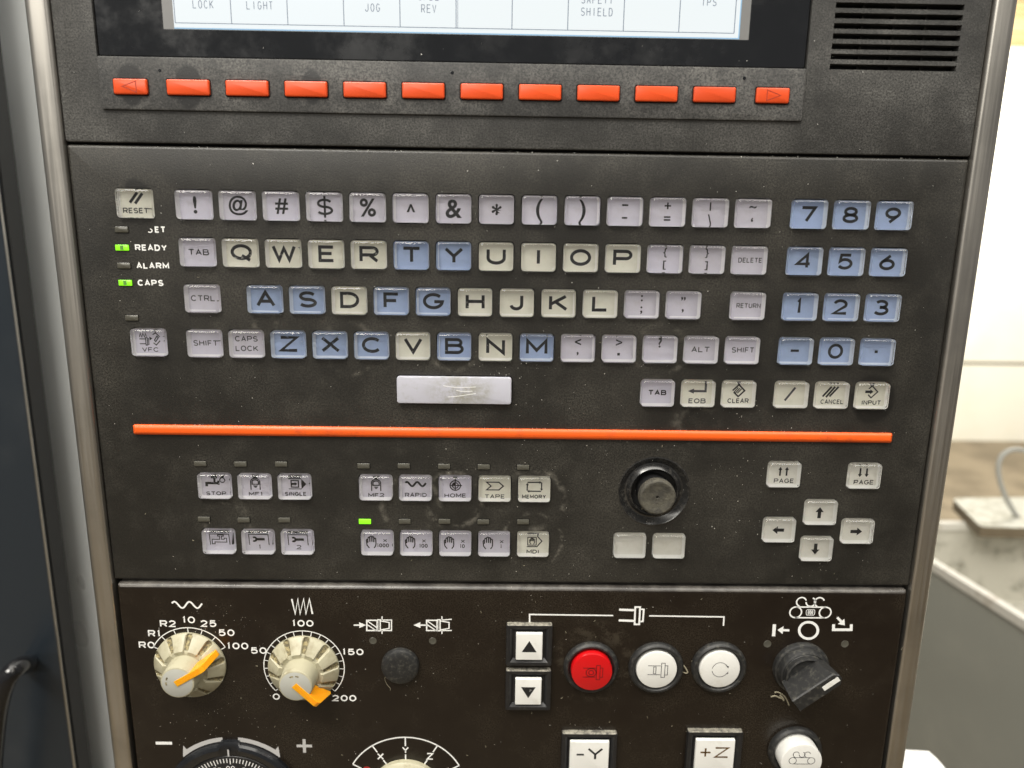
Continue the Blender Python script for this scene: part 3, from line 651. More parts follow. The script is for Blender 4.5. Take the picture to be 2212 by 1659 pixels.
def wrench(n_):
    m = fr_(MB()); m.poly([(-1.4, .8), (2.9, .8), (2.9, 2.1), (-1.2, 2.1)], LZ); m.stroke(arc(-2.2, 1.4, 1.0, 1.0, 40, -40)[::-1]+[(-1.5, 1.4)], .2, LZ)
    m.stroke(arc(-2.2, 1.45, .95, 1.0, -130, 130), .7, LZ); return m.text(n_, .3, -2.6, 2.2, 2.4, LZ, .36)
def hand(m, ox, oy, s_=1.0):
    pl = [(-1.1, -2.9), (-2.2, -1.4), (-2.5, 1.2), (-2.2, 1.7), (-1.8, 1.4), (-1.8, -.1), (-1.6, 2.6), (-1.2, 2.9), (-.8, 2.6), (-.8, .4), (-.7, 3.2), (-.2, 3.5), (.2, 3.2), (.2, .4), (.4, 2.9), (.8, 3.2), (1.2, 2.9), (1.1, .2), (1.4, 2.2), (1.8, 2.4), (2.1, 2.1), (2.2, -.5), (2.0, -1.8), (1.2, -2.9)]
    m.stroke([(ox+x*s_, oy+y*s_) for x, y in pl], .40*(.4+.6*s_), LZ); return m
def hx(n_):
    m = hand(MB(), -3.0, .2); m.stroke([(2.9, 2.0), (4.5, .6)], .26, LZ); m.stroke([(2.9, .6), (4.5, 2.0)], .26, LZ); return m.text(n_, 3.4 if len(n_) < 4 else 2.6, -1.3, 2.0, 1.35, LZ, .36, .32)
m = MB(); hand(m, -.4, 1.6, .52); m.stroke([(-2.6, -.4), (1.6, -.4), (1.6, 3.8), (-2.6, 3.8), (-2.6, -.4)], .3, LZ); m.stroke([(-3, -1.2), (2.0, -1.2), (4.4, 1.8), (2.2, 4.3)], .38, LZ); m.text('MDI', 0, -3.9, 1.9, 2.1, LZ, .38)
fk = [(fr_(tap(MB(), .6, .4, False)), 'marked with an outlined tap', 'lilac'), (wrench('1'), 'marked with a wrench and 1', 'lilac'), (wrench('2'), 'marked with a wrench and 2', 'lilac')]
fk += [(hx(n_), 'marked with a hand and x'+n_, 'lilac') for n_ in ('1000', '100', '10', '1')]+[(m, 'marked MDI', 'cream')]
for x, (g, lb, c) in zip(X6, fk): key(x, Y7, c, g, lb)
for px, py in ((1362, 1182), (1447, 1183)): key(*U(px, py, KT), 'clearwhite', None, 'left blank under the joystick')
for px, py, s_, lb in ((1697, 1028, 1, 'marked PAGE with arrows up'), (1871, 1031, -1, 'marked PAGE with arrows down')):
    m = MB()
    for x in (-1.6, 1.6): arrow(m, x, 1.9-2.3*s_, x, 1.9+2.3*s_, .55, 1.6, 1.0)
    m.text('PAGE', .6, -3.0, 2.2, 2.05, LZ, .36); key(*U(px, py, KT), 'clearwhite', m, lb)
for px, py, dx, dy, lb in ((1776, 1110, 0, 1, 'up'), (1686, 1148, -1, 0, 'to one side toward the joystick'), (1856, 1151, 1, 0, 'to one side toward the frame'), (1767, 1189, 0, -1, 'down')):
    key(*U(px, py, KT), 'clearwhite', arrow(MB(), -2.9*dx, -2.9*dy, 2.9*dx, 2.9*dy, 1.7, 2.6, 2.1), 'with a black arrow pointing '+lb)
holes = MB()
for x, y in KEYS: holes.rbox(x, y, 16.4, 13.4, 1.9, [(-9, 0), (3, 0)], 0, 0, 0)
cut(kface, [holes, MB().lathe(JX, JY, [(17.3, -9), (17.3, 3)], 72, 0, 0, 0)])
pale_tops(kface, 'edge_highlight', .45)
for p in kface.data.polygons:
    if p.material_index == 1 and p.center.y*1000+KB[1] < YK1-2.0: p.material_index = 0
# indicator lamps
def led_mesh(a):
    m = MB(); m.rbox(0, 0, 6.3, 3.0, .3, [(0.03, 0)], 1, 1); m.rbox(0, 0, 5.8, 2.5, .25, [(0.05, 0), (.45, 0), (.6, .2)], 0, 0)
    return m.mesh('indicator_lamp', [a, 'well'], 40)
LO, LN, LD = led_mesh('led_off'), led_mesh('led_on'), led_mesh('led_dim')
def led(px, py, me=None, lb=None):
    x, y = U(px, py, .6); return link('indicator_lamp', me or LO, kb, (x-KB[0], y-KB[1], 0), lb)
for px, py, on in ((262, 496, 0), (263, 535, 1), (267, 574, 0), (270, 611, 1), (284, 687, 0)):
    o = led(px, py, LN if on else LO, 'lit green indicator lamp' if on else None)
    if on: link('lamp_core', MB().box(-.75, .75, -1.0, 1.0, .6, .64).mesh('lamp_core', ['led_dim'], 0), o)
for i, (px, py) in enumerate(((432, 1002), (519, 1003), (607, 1003), (785, 1007), (872, 1007), (959, 1008), (1045, 1009), (1130, 1010))): led(px, py)
for i, (px, py) in enumerate(((440, 1122), (526, 1124), (614, 1124), (788, 1127), (874, 1127), (960, 1127), (1044, 1128), (1130, 1128))): led(px, py, LN if i == 3 else LO, 'lit green indicator lamp above the x1000 key' if i == 3 else None)
x, y = U(346, 496, .1); part('printed_word', MB().text('ET', x, y, 2.75, 2.3, .1, .6, .5).stroke(arc(x-4.6, y-.5, 1.0, .75, 80, -140), .45, .1), ['print_white'], kb, 0, 'word SET with its first letter half worn away')
for s_, px, py in ( ('READY', 326, 535), ('ALARM', 330, 574), ('CAPS', 325, 611)):
    x, y = U(px, py, .1); part('printed_word', MB().text(s_, x, y, 2.75, 2.5 if s_ != 'SET' else 2.1, .1, .6, .5), ['print_white'], kb, 0)
# joystick
m = MB(); m.lathe(JX, JY, [(17.5, 0.12), (17.0, .2), (16.6, 0.0), (14.6, -1.9), (14.0, -2.1), (13.2, -1.9), (11.9, -.1), (11.5, .25), (11.1, .1), (10.9, -.5), (10.9, -5.0)], 72, 0)
m.lathe(JX, JY, [(10.9, -5.0), (3, -5.0)], 72, 1, 1)
jo = part('joystick', m, ['satin_grey', 'dark_body'], kb, 30)
sub('stem', MB().lathe(JX, JY, [(8.2, -5), (7.6, 2.0), (8.3, 5.0)], 40), ['black_plastic'], jo)
jt = MB().lathe(JX, JY, [(8.0, 3.6), (8.7, 4.2), (8.8, 5.2), (8.75, 7.2), (8.5, 7.9), (8.0, 8.3), (7.4, 8.35), (6.6, 8.1), (4.5, 7.75), (2.2, 7.65), (.75, 7.62), (.6, 7.3), (.5, 6.5)], 56, 0, 0)
sub('thumb_cap', jt, ['rubber'], jo, 60)

# ------------------------------------------------------------------ operation panel
ZL = 1.6
YL1, YL0 = -181.0, -325.0
op = thing('operation_panel', 'dark brown-black lower panel with cream knobs, lit push buttons and white symbols', 'control panel', ((XL+XR)/2, YL0, 0))
panel_plastic('panel_low', (0.0085, 0.0055, 0.0038), (0.105, 0.088, 0.062), 0.24, 0.14, 0.11, (0, 0), residue=[(186, -222, 17, 9, .6)], speck=0.5, spec=0.42)
m_ = MB(); m_.rbox((XL+XR)/2+.3, (YL0+YL1)/2, XR-XL-2.2, YL1-YL0, 1.6, [(-6, 0), (ZL-2.3, 0), (ZL-1.35, .3), (ZL-.6, .85), (ZL-.15, 1.6), (ZL, 2.5)], 0, 0, 0)
face = part('face_plate', m_, ['panel_low'], op); pale_tops(face, 'edge_highlight', .45)
ZP = ZL+.06
def UL(px, py, z=None): return U(px, py, ZP if z is None else z)
def zm(x0, y0, s):
    """zoomed view coordinates -> panel plane of the lower panel"""
    return lambda x, y: UL((x0+x/s)/1.82278, (y0+y/s)/1.82278)
A3 = zm(2950, 2330, 3.318); A2 = zm(1344, 2016, 1.6458); A1 = zm(0, 2016, 1.6458); A5 = zm(650, 2850, 1.8433); AK = zm(980, 2330, 3.318); AB = zm(500, 2330, 3.318)
def prt(mb, mat='print_white', name='printed_symbol'): return part(name, mb, [mat], op, 0)
# --- rotary knobs
def rotary_knob(cx, cy, ang, ngroove, label):
    n = 192; prof = [(17.8, 0.3), (17.8, 1.4), (17.4, 2.0), (11.6, 6.6), (11.2, 6.9), (9.6, 6.2), (8.2, 6.1)]
    m = MB(); loops = []; flags = []
    for k in range(n):
        a = 360*k/n; d = min(abs((a-ang-360/ngroove/2+j*360/ngroove+1800) % 360 if (a-ang-360/ngroove/2+j*360/ngroove+1800) % 360 < 180 else 360-(a-ang-360/ngroove/2+j*360/ngroove+1800) % 360) for j in range(ngroove))
        flags.append(d)
    for q, (r, z) in enumerate(prof):
        lp = []
        for k in range(n):
            a = math.radians(360*k/n); hw = 1.15/max(r, 1)*57.3; sunk = flags[k] < hw and 2 <= q <= 4
            lp.append((cx+r*math.cos(a), cy+r*math.sin(a), ZL+z-(1.3 if sunk else 0)))
        loops.append(lp)
    m.loft(loops, 0)
    for i in range(len(m.f)):
        k = i % n; q = i//n
        if 2 <= q <= 3 and flags[k] < 1.25/13*57.3 and flags[(k+1) % n] < 1.25/13*57.3: m.m[i] = 1
    o = part('rotary_knob', m, ['knob_cream', 'groove_dirt'], op, 30, label)
    c = MB(); c.lathe(cx, cy, [(8.9, ZL+5.8), (8.5, ZL+10), (8.2, ZL+14.6), (8.0, ZL+15.2), (7.4, ZL+15.5)], 56, 0, 1)
    cp = sub('cap', c, ['knob_cream', 'knob_cap'], o, 30)
    mk = MB(); a = math.radians(ang+140)
    for s_ in (-16, 14): mk.stroke([(cx+5.3*math.cos(a+math.radians(s_+q)), cy+5.3*math.sin(a+math.radians(s_+q))) for q in range(-9, 10, 3)], .75, ZL+15.56)
    link('wear_mark', mk.mesh('wear_mark', ['groove_dirt'], 0), o)
    u = (math.cos(math.radians(ang)), math.sin(math.radians(ang))); v = (-u[1], u[0])
    side = [(-.8, 13.5), (-.8, 15.9), (13.4, 15.9), (14.9, 14.9), (18.3, 4.4), (17.8, 3.2), (9.2, 6.9), (8.3, 7.2), (8.3, 13.5)]
    p_ = MB(); L1 = [(cx+u[0]*r+v[0]*1.5, cy+u[1]*r+v[1]*1.5, ZL+z) for r, z in side]; L2 = [(cx+u[0]*r-v[0]*1.5, cy+u[1]*r-v[1]*1.5, ZL+z) for r, z in side]
    p_.loft([L2, L1], 0, 0, 0); sub('pointer', p_, ['amber'], o, 0)
    return o
k1 = AB(835, 945); k2 = AK(722, 985)
rotary_knob(*k1, 31, 10, 'cream rotary knob with amber pointer at 100 on the rapid scale')
rotary_knob(*k2, -45, 10, 'cream rotary knob with amber pointer at 200 on the feed scale')
RS = 20.2
m = MB(); c_ = k1; m.stroke(arc(*c_, RS, RS, 28, 152, 40), .5, ZP)
for i in range(7):
    a = math.radians(152-124*i/6); m.stroke([(c_[0]+(RS-3)*math.cos(a), c_[1]+(RS-3)*math.sin(a)), (c_[0]+RS*math.cos(a), c_[1]+RS*math.sin(a))], .4, ZP)
for s_, x, y in (('R0', 258, 695), ('R1', 358, 545), ('R2', 535, 417), ('10', 805, 367), ('25', 1065, 416), ('50', 1300, 535), ('100', 1445, 708)): m.text(s_, *AB(x, y), 3.7, 3.6, ZP, .72, .75)
prt(m, name='knob_scale')
m = MB(); c_ = k2; m.stroke(arc(*c_, RS, RS, -42, 222, 70), .45, ZP)
for i in range(21):
    a = math.radians(222-264*i/20); m.stroke([(c_[0]+(RS-2.6)*math.cos(a), c_[1]+(RS-2.6)*math.sin(a)), (c_[0]+RS*math.cos(a), c_[1]+RS*math.sin(a))], .36, ZP)
for s_, x, y in (('0', 358, 1370), ('50', 128, 768), ('100', 703, 412), ('150', 1358, 786), ('200', 1245, 1390)): m.text(s_, *AK(x, y), 3.6, 3.6, ZP, .70, .75)
prt(m, name='knob_scale')
x, y = AB(785, 172); m = MB(); m.stroke([(x-7.4+14.8*i/40, y+1.7*math.sin(i/40*4*PI+.5)) for i in range(41)], .85, ZP); prt(m)
x, y = AK(697, 192); m = MB(); m.stroke([AK(*q) for q in ((560, 95), (605, 290), (640, 95), (668, 290), (715, 95), (745, 290), (790, 95), (830, 290))], .85, ZP); prt(m)
# --- spindle clamp symbols
def clampsym(ox, dirn):
    m = MB(); g = lambda x, y: A2(ox+x, y)
    if dirn > 0: a0, a1 = g(80, 733), g(160, 733)
    else: a0, a1 = g(165, 733), g(80, 733)
    arrow(m, *a0, *a1, .75, 3.4, 1.6, ZP)
    S = lambda pts, w_=.55: m.stroke([g(*p) for p in pts], w_, ZP)
    S([(165, 702), (232, 702), (232, 768), (165, 768), (165, 702)], .7); S([(168, 705), (230, 750)]); S([(168, 730), (225, 768)])
    S([(236, 698), (252, 698), (252, 770), (236, 770), (236, 698)], .6); S([(256, 706), (310, 716), (310, 754), (256, 764)], .6); S([(264, 676), (264, 698)]); S([(264, 768), (264, 790)])
    S([(270, 700), (325, 700), (325, 768), (270, 768)], .6) if dirn > 0 else (S([(268, 700), (328, 695)], .6), S([(268, 768), (328, 768)], .6))
    prt(m)
clampsym(0, 1); clampsym(388, -1)
for x, y in ((205, 835), (592, 836)): part('indicator_dot', MB().lathe(*A2(x, y), [(1.9, ZP), (1.7, ZP+.12), (1.4, ZP+.02), (.5, ZP-.02)], 20, 0, 0), ['led_off'], op)
bx, by = U(864, 1441, ZL+2)
part('push_button', MB().lathe(bx, by, [(9.6, ZL-.5), (9.5, ZL+1.6), (9.1, ZL+2.5), (8.2, ZL+3.0), (5, ZL+3.3), (2, ZL+3.4)], 48, 0, 0), ['dusty_black'], op, label='round black domed button without marking')
# --- bracket and spindle symbol
m = MB(); S = lambda f, pts, w_: m.stroke([f(*p) for p in pts], w_, ZP)
S(A2, [(1220, 725), (1220, 664), (1762, 671)], .75); A6 = zm(2688, 2016, 1.6458)
S(A2, [(1995, 673), (2212, 676)], .75); S(A6, [(0, 676), (268, 680), (264, 738)], .75)
S(A2, [(1800, 633), (1900, 636)], 1.2); S(A2, [(1798, 702), (1900, 706)], 1.2); S(A2, [(1905, 616), (1936, 616), (1930, 728), (1900, 728), (1905, 616)], .9); S(A2, [(1942, 630), (1960, 632), (1954, 708), (1938, 710)], .9)
prt(m)
# --- square lit push buttons
def square_button(px, py, wpx, lw, lh, legend, label, mat='ink'):
    cx, cy = U(px, py, ZL+2.5); w_ = wpx
    m = MB(); o_ = [(ZL-.4, 0), (ZL+2.6, 0), (ZL+3.0, .25), (ZL+3.1, .8), (ZL+2.9, 1.9), (ZL+1.3, 3.6)]
    m.rbox(cx, cy, w_, w_*.98, 1.0, o_, 0, 0); b = part('push_button', m, ['black_plastic'], op, 25, label); pale_tops(b, 'dusty_edge', .75)
    m = MB(); iw, ih = w_-7.2, w_*.98-7.2
    m.rbox(cx, cy, iw-1.2, ih-1.2, .5, [(ZL+1.32, 0), (ZL+2.0, 0), (ZL+2.2, .3)], 0, 0); sub('inner_frame', m, ['gloss_black'], b)
    m = MB(); m.rbox(cx, cy, lw, lh, .4, [(ZL+2.2, 0), (ZL+3.7, 0), (ZL+3.95, .15), (ZL+4.0, .4)], 0, 0); l_ = sub('lens', m, ['white_lens'], b)
    g = MB(); legend(g, cx, cy, ZL+4.06); link('legend', g.mesh('legend', [mat], 0), b)
square_button(1143, 1394, 23.0, 13.2, 14.5, lambda g, x, y, z: g.poly([(x-3.7, y-2.8), (x+3.7, y-2.8), (x, y+3.4)], z), 'square white button with a black triangle pointing up')
square_button(1141, 1491, 23.0, 13.2, 14.5, lambda g, x, y, z: g.poly([(x-3.7, y+2.8), (x+3.7, y+2.8), (x, y-3.4)], z), 'square white button with a black triangle pointing down')
square_button(1272, 1635, 28.6, 20.2, 20.0, lambda g, x, y, z: (g.stroke([(x-6.6, y+2.6), (x-2.8, y+2.6)], 1.0, z), g.text('Y', x+3.0, y+3.0, 7.2, 8.2, z, 1.1)), 'square white button marked -Y')
principled('brown_ink', (0.10, 0.055, 0.015), 0.5)
square_button(1542, 1631, 28.6, 20.2, 20.0, lambda g, x, y, z: (g.stroke([(x-7.6, y+2.8), (x-2.4, y+2.8)], .9, z), g.stroke([(x-5, y+.4), (x-5, y+5.2)], .9, z), g.text('Z', x+3.4, y+2.8, 6.4, 7.6, z, 1.0)), 'square white button marked +Z', 'brown_ink')
# --- round push buttons
def round_button(px, py, R, lensR, top, mat, legend, label, side=None, ink='ink'):
    cx, cy = U(px, py, ZL+2)
    m = MB(); m.lathe(cx, cy, [(R, ZL-.4), (R, ZL+1.2), (R-.4, ZL+2.4), (R-1.3, ZL+3.0), (R-2.1, ZL+2.9), (lensR+.5, ZL+1.6), (lensR+.3, ZL+.6)], 64, 0, 0)
    b = part('push_button', m, ['dusty_black'], op, 40, label)
    m = MB(); m.lathe(cx, cy, [(lensR, ZL+.7), (lensR, ZL+top-.7), (lensR-.25, ZL+top-.2), (lensR-.8, ZL+top)], 64, 0, 0); sub('lens', m, [mat], b, 40)
    g = MB(); legend(g, cx, cy, ZL+top+.05); link('legend', g.mesh('legend', [ink], 0), b)
def spin(g, x, y, z, ring):
    w_ = .34
    g.stroke([(x-4.6, y+2.5), (x+1.8, y+2.5)], w_, z); g.stroke([(x-4.6, y-2.5), (x+1.8, y-2.5)], w_, z)
    g.stroke([(x+2.2, y-4), (x+4.0, y-4), (x+4.0, y+4), (x+2.2, y+4), (x+2.2, y-4)], w_, z); g.stroke([(x+4.2, y+2.6), (x+5.4, y+2.6), (x+5.4, y-2.6), (x+4.2, y-2.6)], w_, z)
    if ring: g.stroke(arc(x-.4, y, 2.5, 2.3, 0, 360), .42, z); g.stroke(arc(x-.4, y, 1.2, 1.2, 0, 360), .42, z)
    else: g.stroke([(x-1.7, y-1.9), (x-.5, y-1.9), (x-.5, y+1.9), (x-1.7, y+1.9), (x-1.7, y-1.9)], w_, z)
principled('dark_red', (0.10, 0.004, 0.006), 0.4)
round_button(1277, 1444, 13.9, 10.3, 5.4, 'red_lens', lambda g, x, y, z: spin(g, x, y, z, True), 'round red push button with a spindle stop symbol', ink='dark_red')
round_button(1418, 1445, 13.9, 10.3, 3.1, 'white_lens', lambda g, x, y, z: spin(g, x, y, z, False), 'round white push button with a spindle symbol', ink='faded_ink')
def cyc(g, x, y, z):
    g.stroke(arc(x, y, 4.0, 4.0, 170, 20), .3, z); g.stroke(arc(x, y, 4.0, 4.0, 190, 330), .3, z)
    g.poly([(x+3.0, y+2.2), (x+4.3, y+2.1), (x+4.1, y+.8)], z); g.poly([(x+3.0, y-2.6), (x+4.3, y-2.2), (x+4.2, y-.9)], z)
round_button(1554, 1444, 13.9, 10.3, 3.1, 'white_lens', cyc, 'round white push button with a circular arrow', ink='faded_ink')
def convey(g, x, y, z, s_=1.0, w_=.3):
    for d_ in (-3.8, 3.8): g.stroke(arc(x+d_*s_, y, 1.5*s_, 1.5*s_, 0, 360), w_, z)
    g.stroke([(x-3.8*s_, y+1.5*s_), (x+3.8*s_, y+1.5*s_)], w_, z); g.stroke([(x-3.8*s_, y-1.5*s_), (x+3.8*s_, y-1.5*s_)], w_, z)
    for d_, a0, a1 in ((-2.6, 20, 250), (2.0, 20, 250)): g.stroke(arc(x+d_*s_, y+2.9*s_, 1.25*s_, 1.25*s_, a0, a1), w_, z)
    g.stroke(arc(x-.2*s_, y+2.9*s_, 1.2*s_, 1.2*s_, 180, 430), w_, z)
round_button(1719, 1625, 13.9, 10.6, 9.5, 'white_lens', lambda g, x, y, z: convey(g, x, y+1.2, z, 1.25, .32), 'tall round white push button with a conveyor symbol')
# --- conveyor selector
m = MB(); x, y = A3(800, 270); convey(m, x, y, ZP, 1.95, .72)
for k in range(4): m.stroke(arc(x-1.4+k*.95, y, .75, 1.6, 0, 360, 14), .3, ZP)
S(A3, arc(775, 505, 122, 108, 0, 360, 36), 1.35)
S(A3, [(330, 425), (318, 582)], 1.7); prt(m)
m = MB(); arrow(m, *A3(525, 505), *A3(368, 498), 1.25, 2.9, 2.2, ZP); arrow(m, *A3(1150, 335), *A3(1250, 440), 1.25, 3.1, 2.1, ZP)
S(A3, [(1103, 425), (1100, 496), (1332, 496), (1335, 425)], 1.45); prt(m)
for x, y in ((238, 683), (1250, 683)): part('indicator_dot', MB().lathe(*A3(x, y), [(2.0, ZP), (1.8, ZP+.12), (1.5, ZP+.02), (.5, ZP-.02)], 20, 0, 0), ['led_off'], op)
cx, cy = U(1732, 1446, ZL+2)
m = MB(); m.lathe(cx, cy, [(r*.93, ZL+z) for r, z in ((15.2, -.4), (15.2, 1.5), (14.9, 2.6), (14.3, 3.0), (14.0, 3.1), (13.9, 4.6), (13.2, 6.4), (12.4, 6.9), (11.9, 6.6), (11.6, 6.9), (11.4, 9.0), (10.6, 9.4), (9.0, 8.2))], 64, 0, 0)
ss = part('selector_switch', m, ['dusty_black'], op, 35, 'black rotary selector switch with white index under the conveyor symbol')
ang = math.radians(39); u = (math.cos(ang), math.sin(ang)); v = (-u[1], u[0])
def pt(a, b, z): return (cx+u[0]*a+v[0]*b, cy+u[1]*a+v[1]*b, ZL+z)
def hexl(l0, l1, b, z, tip): return [pt(-l0, -b, z), pt(l1-tip, -b, z), pt(l1, -b*.35, z), pt(l1, b*.35, z), pt(l1-tip, b, z), pt(-l0, b, z)]
m = MB(); m.loft([hexl(11.3, 11.6, 5.2, 7.5, 3), hexl(11.8, 12.6, 4.6, 14, 3), hexl(12.2, 13.4, 3.7, 20.0, 2.2), hexl(11.9, 13.1, 3.2, 20.6, 2.0)], 0, 0, 0)
sub('lever', m, ['dusty_black'], ss, 25)
m = MB(); m.loft([[pt(a, b, z) for a, b in ((3.2, -1.2), (12.2, -1.2), (12.2, 1.2), (3.2, 1.2))] for z in (20.4, 20.75)], 0, 0); link('index_mark', m.mesh('index_mark', ['white_lens'], 0), ss)
# --- hand wheel
hx_, hy_ = A5(470, 103); HR = 36.0
hcx, hcy = UL(497, 1592)[0], UL(497, 1592)[1]-HR-2.9
m = MB(); n = 160; prof = [(HR, -.4), (HR, 1.8), (HR-.7, 3.0), (HR-2.2, 3.6), (HR-3.6, 3.3), (HR-6.6, 1.9), (HR-6.9, .9)]
loops = []
for r, z in prof:
    lp = []
    for k in range(n):
        a = 360*k/n; tab = abs(a-90) < 7.5; rr = r+(1.5 if tab and r > HR-3 else 0); zz = z-(0.9 if tab and z > 2.5 else 0)
        lp.append((hcx+rr*math.cos(math.radians(a)), hcy+rr*math.sin(math.radians(a)), ZL+zz))
    loops.append(lp)
m.loft(loops, 0); hw = part('hand_wheel', m, ['gloss_black'], op, 30, 'black hand wheel with white graduations and a notched rim')
m = MB(); m.lathe(hcx, hcy, [(HR-6.85, ZL+1.0), (HR-7.4, ZL+1.7), (HR-8.0, ZL+1.8), (14, ZL+2.4), (8, ZL+2.5)], 96, 0, 0); sub('dial', m, ['black_plastic'], hw)
m = MB()
for i in range(100):
    a = math.radians(90-3.6*i); l_ = 3.4 if i % 5 == 0 else 2.5; z = ZL+2.15
    m.stroke([(hcx+r*math.cos(a), hcy+r*math.sin(a)) for r in (HR-8.1, HR-8.1-l_)], .45, z+.1)
for s_, a in (('0', 90), ('5', 72), ('95', 108)):
    r = HR-13.6; m.text(s_*1 if s_ != '0' else '00', hcx+r*math.cos(math.radians(a)), hcy+r*math.sin(math.radians(a)), 2.6, 2.0, ZL+2.5, .4)
sub('graduations', m, ['print_white'], hw, 0)
m = MB(); m.stroke([(hcx, hcy+HR-1.6), (hcx, hcy+HR-5.6)], .8, ZL+3.7); link('index_line', m.mesh('index_line', ['print_grey'], 0), hw)
m = MB()
for s_ in (-1, 1):
    A_ = lambda a, r: (hcx+s_*r*math.sin(math.radians(a)), hcy+r*math.cos(math.radians(a)))
    m.poly([A_(a, HR+2.9) for a in range(6, 37, 3)]+[A_(36, HR+5.6), A_(43, HR+.8)]+[A_(a, HR+.5) for a in range(42, 5, -3)], ZP)
prt(m, 'print_grey', 'direction_arrows')
x, y = A1(1062, 1498); prt(MB().stroke([(x-4.2, y), (x+4.2, y)], 1.7, ZP), name='printed_sign')
x, y = A1(1972, 1516); m = MB(); m.stroke([(x-4, y), (x+4, y)], 1.6, ZP); m.stroke([(x, y-4), (x, y-.81)], 1.6, ZP); m.stroke([(x, y+.81), (x, y+4)], 1.6, ZP); prt(m, 'print_grey', 'printed_sign')
# --- axis selector
ax, ay = A5(1743, 98); AR = 31.5; ay -= AR
m = MB(); m.stroke(arc(ax, ay, AR, AR, 28, 151, 40), .7, ZP)
for a, r0 in ((151, AR-5), (123, AR-4.6), (90, AR-5.2), (58, AR-4.6), (28, AR-5)):
    a = math.radians(a); m.stroke([(ax+r0*math.cos(a), ay+r0*math.sin(a)), (ax+AR*math.cos(a), ay+AR*math.sin(a))], .7, ZP)
for a, c in ((123, 'X'), (90, 'Y'), (58, 'Z'), (28, '4')):
    r = AR-7.6; q = math.radians(a); m.text(c, ax+r*math.cos(q), ay+r*math.sin(q), 4.0, 3.6, ZP, .72)
    if a not in (28,): m.stroke([(ax+rr*math.cos(q), ay+rr*math.sin(q)) for rr in (AR-10.2, 17.0)], .7, ZP)
prt(m, name='knob_scale')
q = math.radians(150); m = MB(); m.stroke(arc(ax+(AR-8)*math.cos(q), ay+(AR-8)*math.sin(q), 1.7, 1.7, 0, 360), 1.0, ZP); prt(m, 'print_red', 'printed_sign')
m = MB(); m.lathe(ax, ay, [(18.6, ZL+.2), (18.6, ZL+2.6), (18.0, ZL+3.4), (10, ZL+7.0), (8.6, ZL+7.0), (8.3, ZL+14.6), (7.5, ZL+15.4)], 72, 0, 0)
part('rotary_knob', m, ['knob_cream'], op, 30, 'cream axis selector knob inside the X Y Z scale')

# ------------------------------------------------------------------ chip bin, plate, hose and sheet beside the control
ZB = 0.80                                                    # bin rim height
cb = bpy.data.objects.new('chip_bin', None); C.objects.link(cb); cb['label'] = 'grey sheet metal chip bin with a pale dirty inside'; cb['category'] = 'bin'
p0 = W(2018, 1219, 'z', ZB); p1 = W(2212, 1340, 'z', ZB); q0 = W(2048, 1131, 'z', ZB); q1 = W(2212, 1131, 'z', ZB)
dn = (p1-p0).normalized(); df = (q1-q0).normalized()
# corner of the near wall and the far wall
den = dn.x*df.y-dn.y*df.x; tt = ((q0.x-p0.x)*df.y-(q0.y-p0.y)*df.x)/den
cor = p0+dn*tt; near_end = p0+dn*0.62; far_end = cor+df*0.62; opp = near_end+(far_end-cor)
quad = [cor, near_end, opp, far_end]; ctr = sum(quad, Vector())/4
def ring(z, k): return [(ctr.x+(p.x-ctr.x)*k, ctr.y+(p.y-ctr.y)*k, z) for p in quad]
wobj('body', MB().loft([ring(ZB-.50, .97), ring(ZB-.008, 1.0)], 0, None, 0), ['bin_grey'], parent=cb, smooth=0)
wobj('inner_lining', MB().loft([ring(ZB-.01, .985), ring(ZB-.16, .97)], 0, 0), ['bin_inside'], parent=cb, smooth=0)
for i in range(4):
    a, b = Vector(quad[i]), Vector(quad[(i+1) % 4]); d = (b-a).normalized(); n_ = Vector((-d.y, d.x, 0))*.008
    if (ctr-a).dot(n_) < 0: n_ = -n_
    z1 = Vector((0, 0, .004)); z2 = Vector((0, 0, -.011))
    lo = [a-n_*.6+z2, a+n_*1.2+z2, a+n_*1.2+z1, a-n_*.6+z1]; hi = [p+(b-a) for p in lo]
    wobj('rim', MB().loft([lo, hi], 0, 0, 0), ['bin_rim'], parent=cb, smooth=0)
lg = ring(ZB-.5, .93)
for p in lg: wobj('leg', MB().box(p[0]-.02, p[0]+.02, p[1]-.02, p[1]+.02, 0, ZB-.497), ['bin_grey'], parent=cb, smooth=0)
zp = ZB+.024
pa = [W(2056, 1076, 'z', zp), W(2230, 1074, 'z', zp), W(2260, 1142, 'z', zp), W(2118, 1138, 'z', zp)]
c4 = sum(pa, Vector())/4
lp = []
for i, p in enumerate(pa):
    a, b = pa[i-1], pa[(i+1) % 4]; lp += [p+(a-p)*.08, p+(a-p)*.02+(b-p)*.02, p+(b-p)*.08]
lp = lp[::-1]
wobj('metal_plate', MB().loft([[(p.x, p.y, z) for p in lp] for z in (zp-.020, zp-.002, zp)], 1, 0, 1), ['plate_metal', 'concrete'], 'dirty pale metal plate lying across the far rim of the chip bin', 'metal plate')  # darker side faces stand for the shaded gap below the plate
hz = [(2290, 1210, .0), (2240, 1170, .03), (2205, 1128, .05), (2180, 1090, .08), (2162, 1050, .11), (2155, 1015, .14), (2160, 988, .165), (2176, 974, .18), (2196, 970, .185), (2225, 976, .18), (2260, 1000, .165), (2300, 1040, .13)]
yh = c4.y-.03
hp = [W(x, y, 'y', yh+.1*dz) for x, y, dz in hz]; pts = []
for i in range(len(hp)-1):
    for k in range(4): pts.append(hp[i].lerp(hp[i+1], k/4))
for _ in range(3): pts = [pts[0]]+[(pts[i-1]+pts[i]*2+pts[i+1])/4 for i in range(1, len(pts)-1)]+[pts[-1]]
wobj('hose', MB().tube(pts, 0.0045, 12), ['hose_grey'], 'pale grey hose looping up above the metal plate', 'hose')
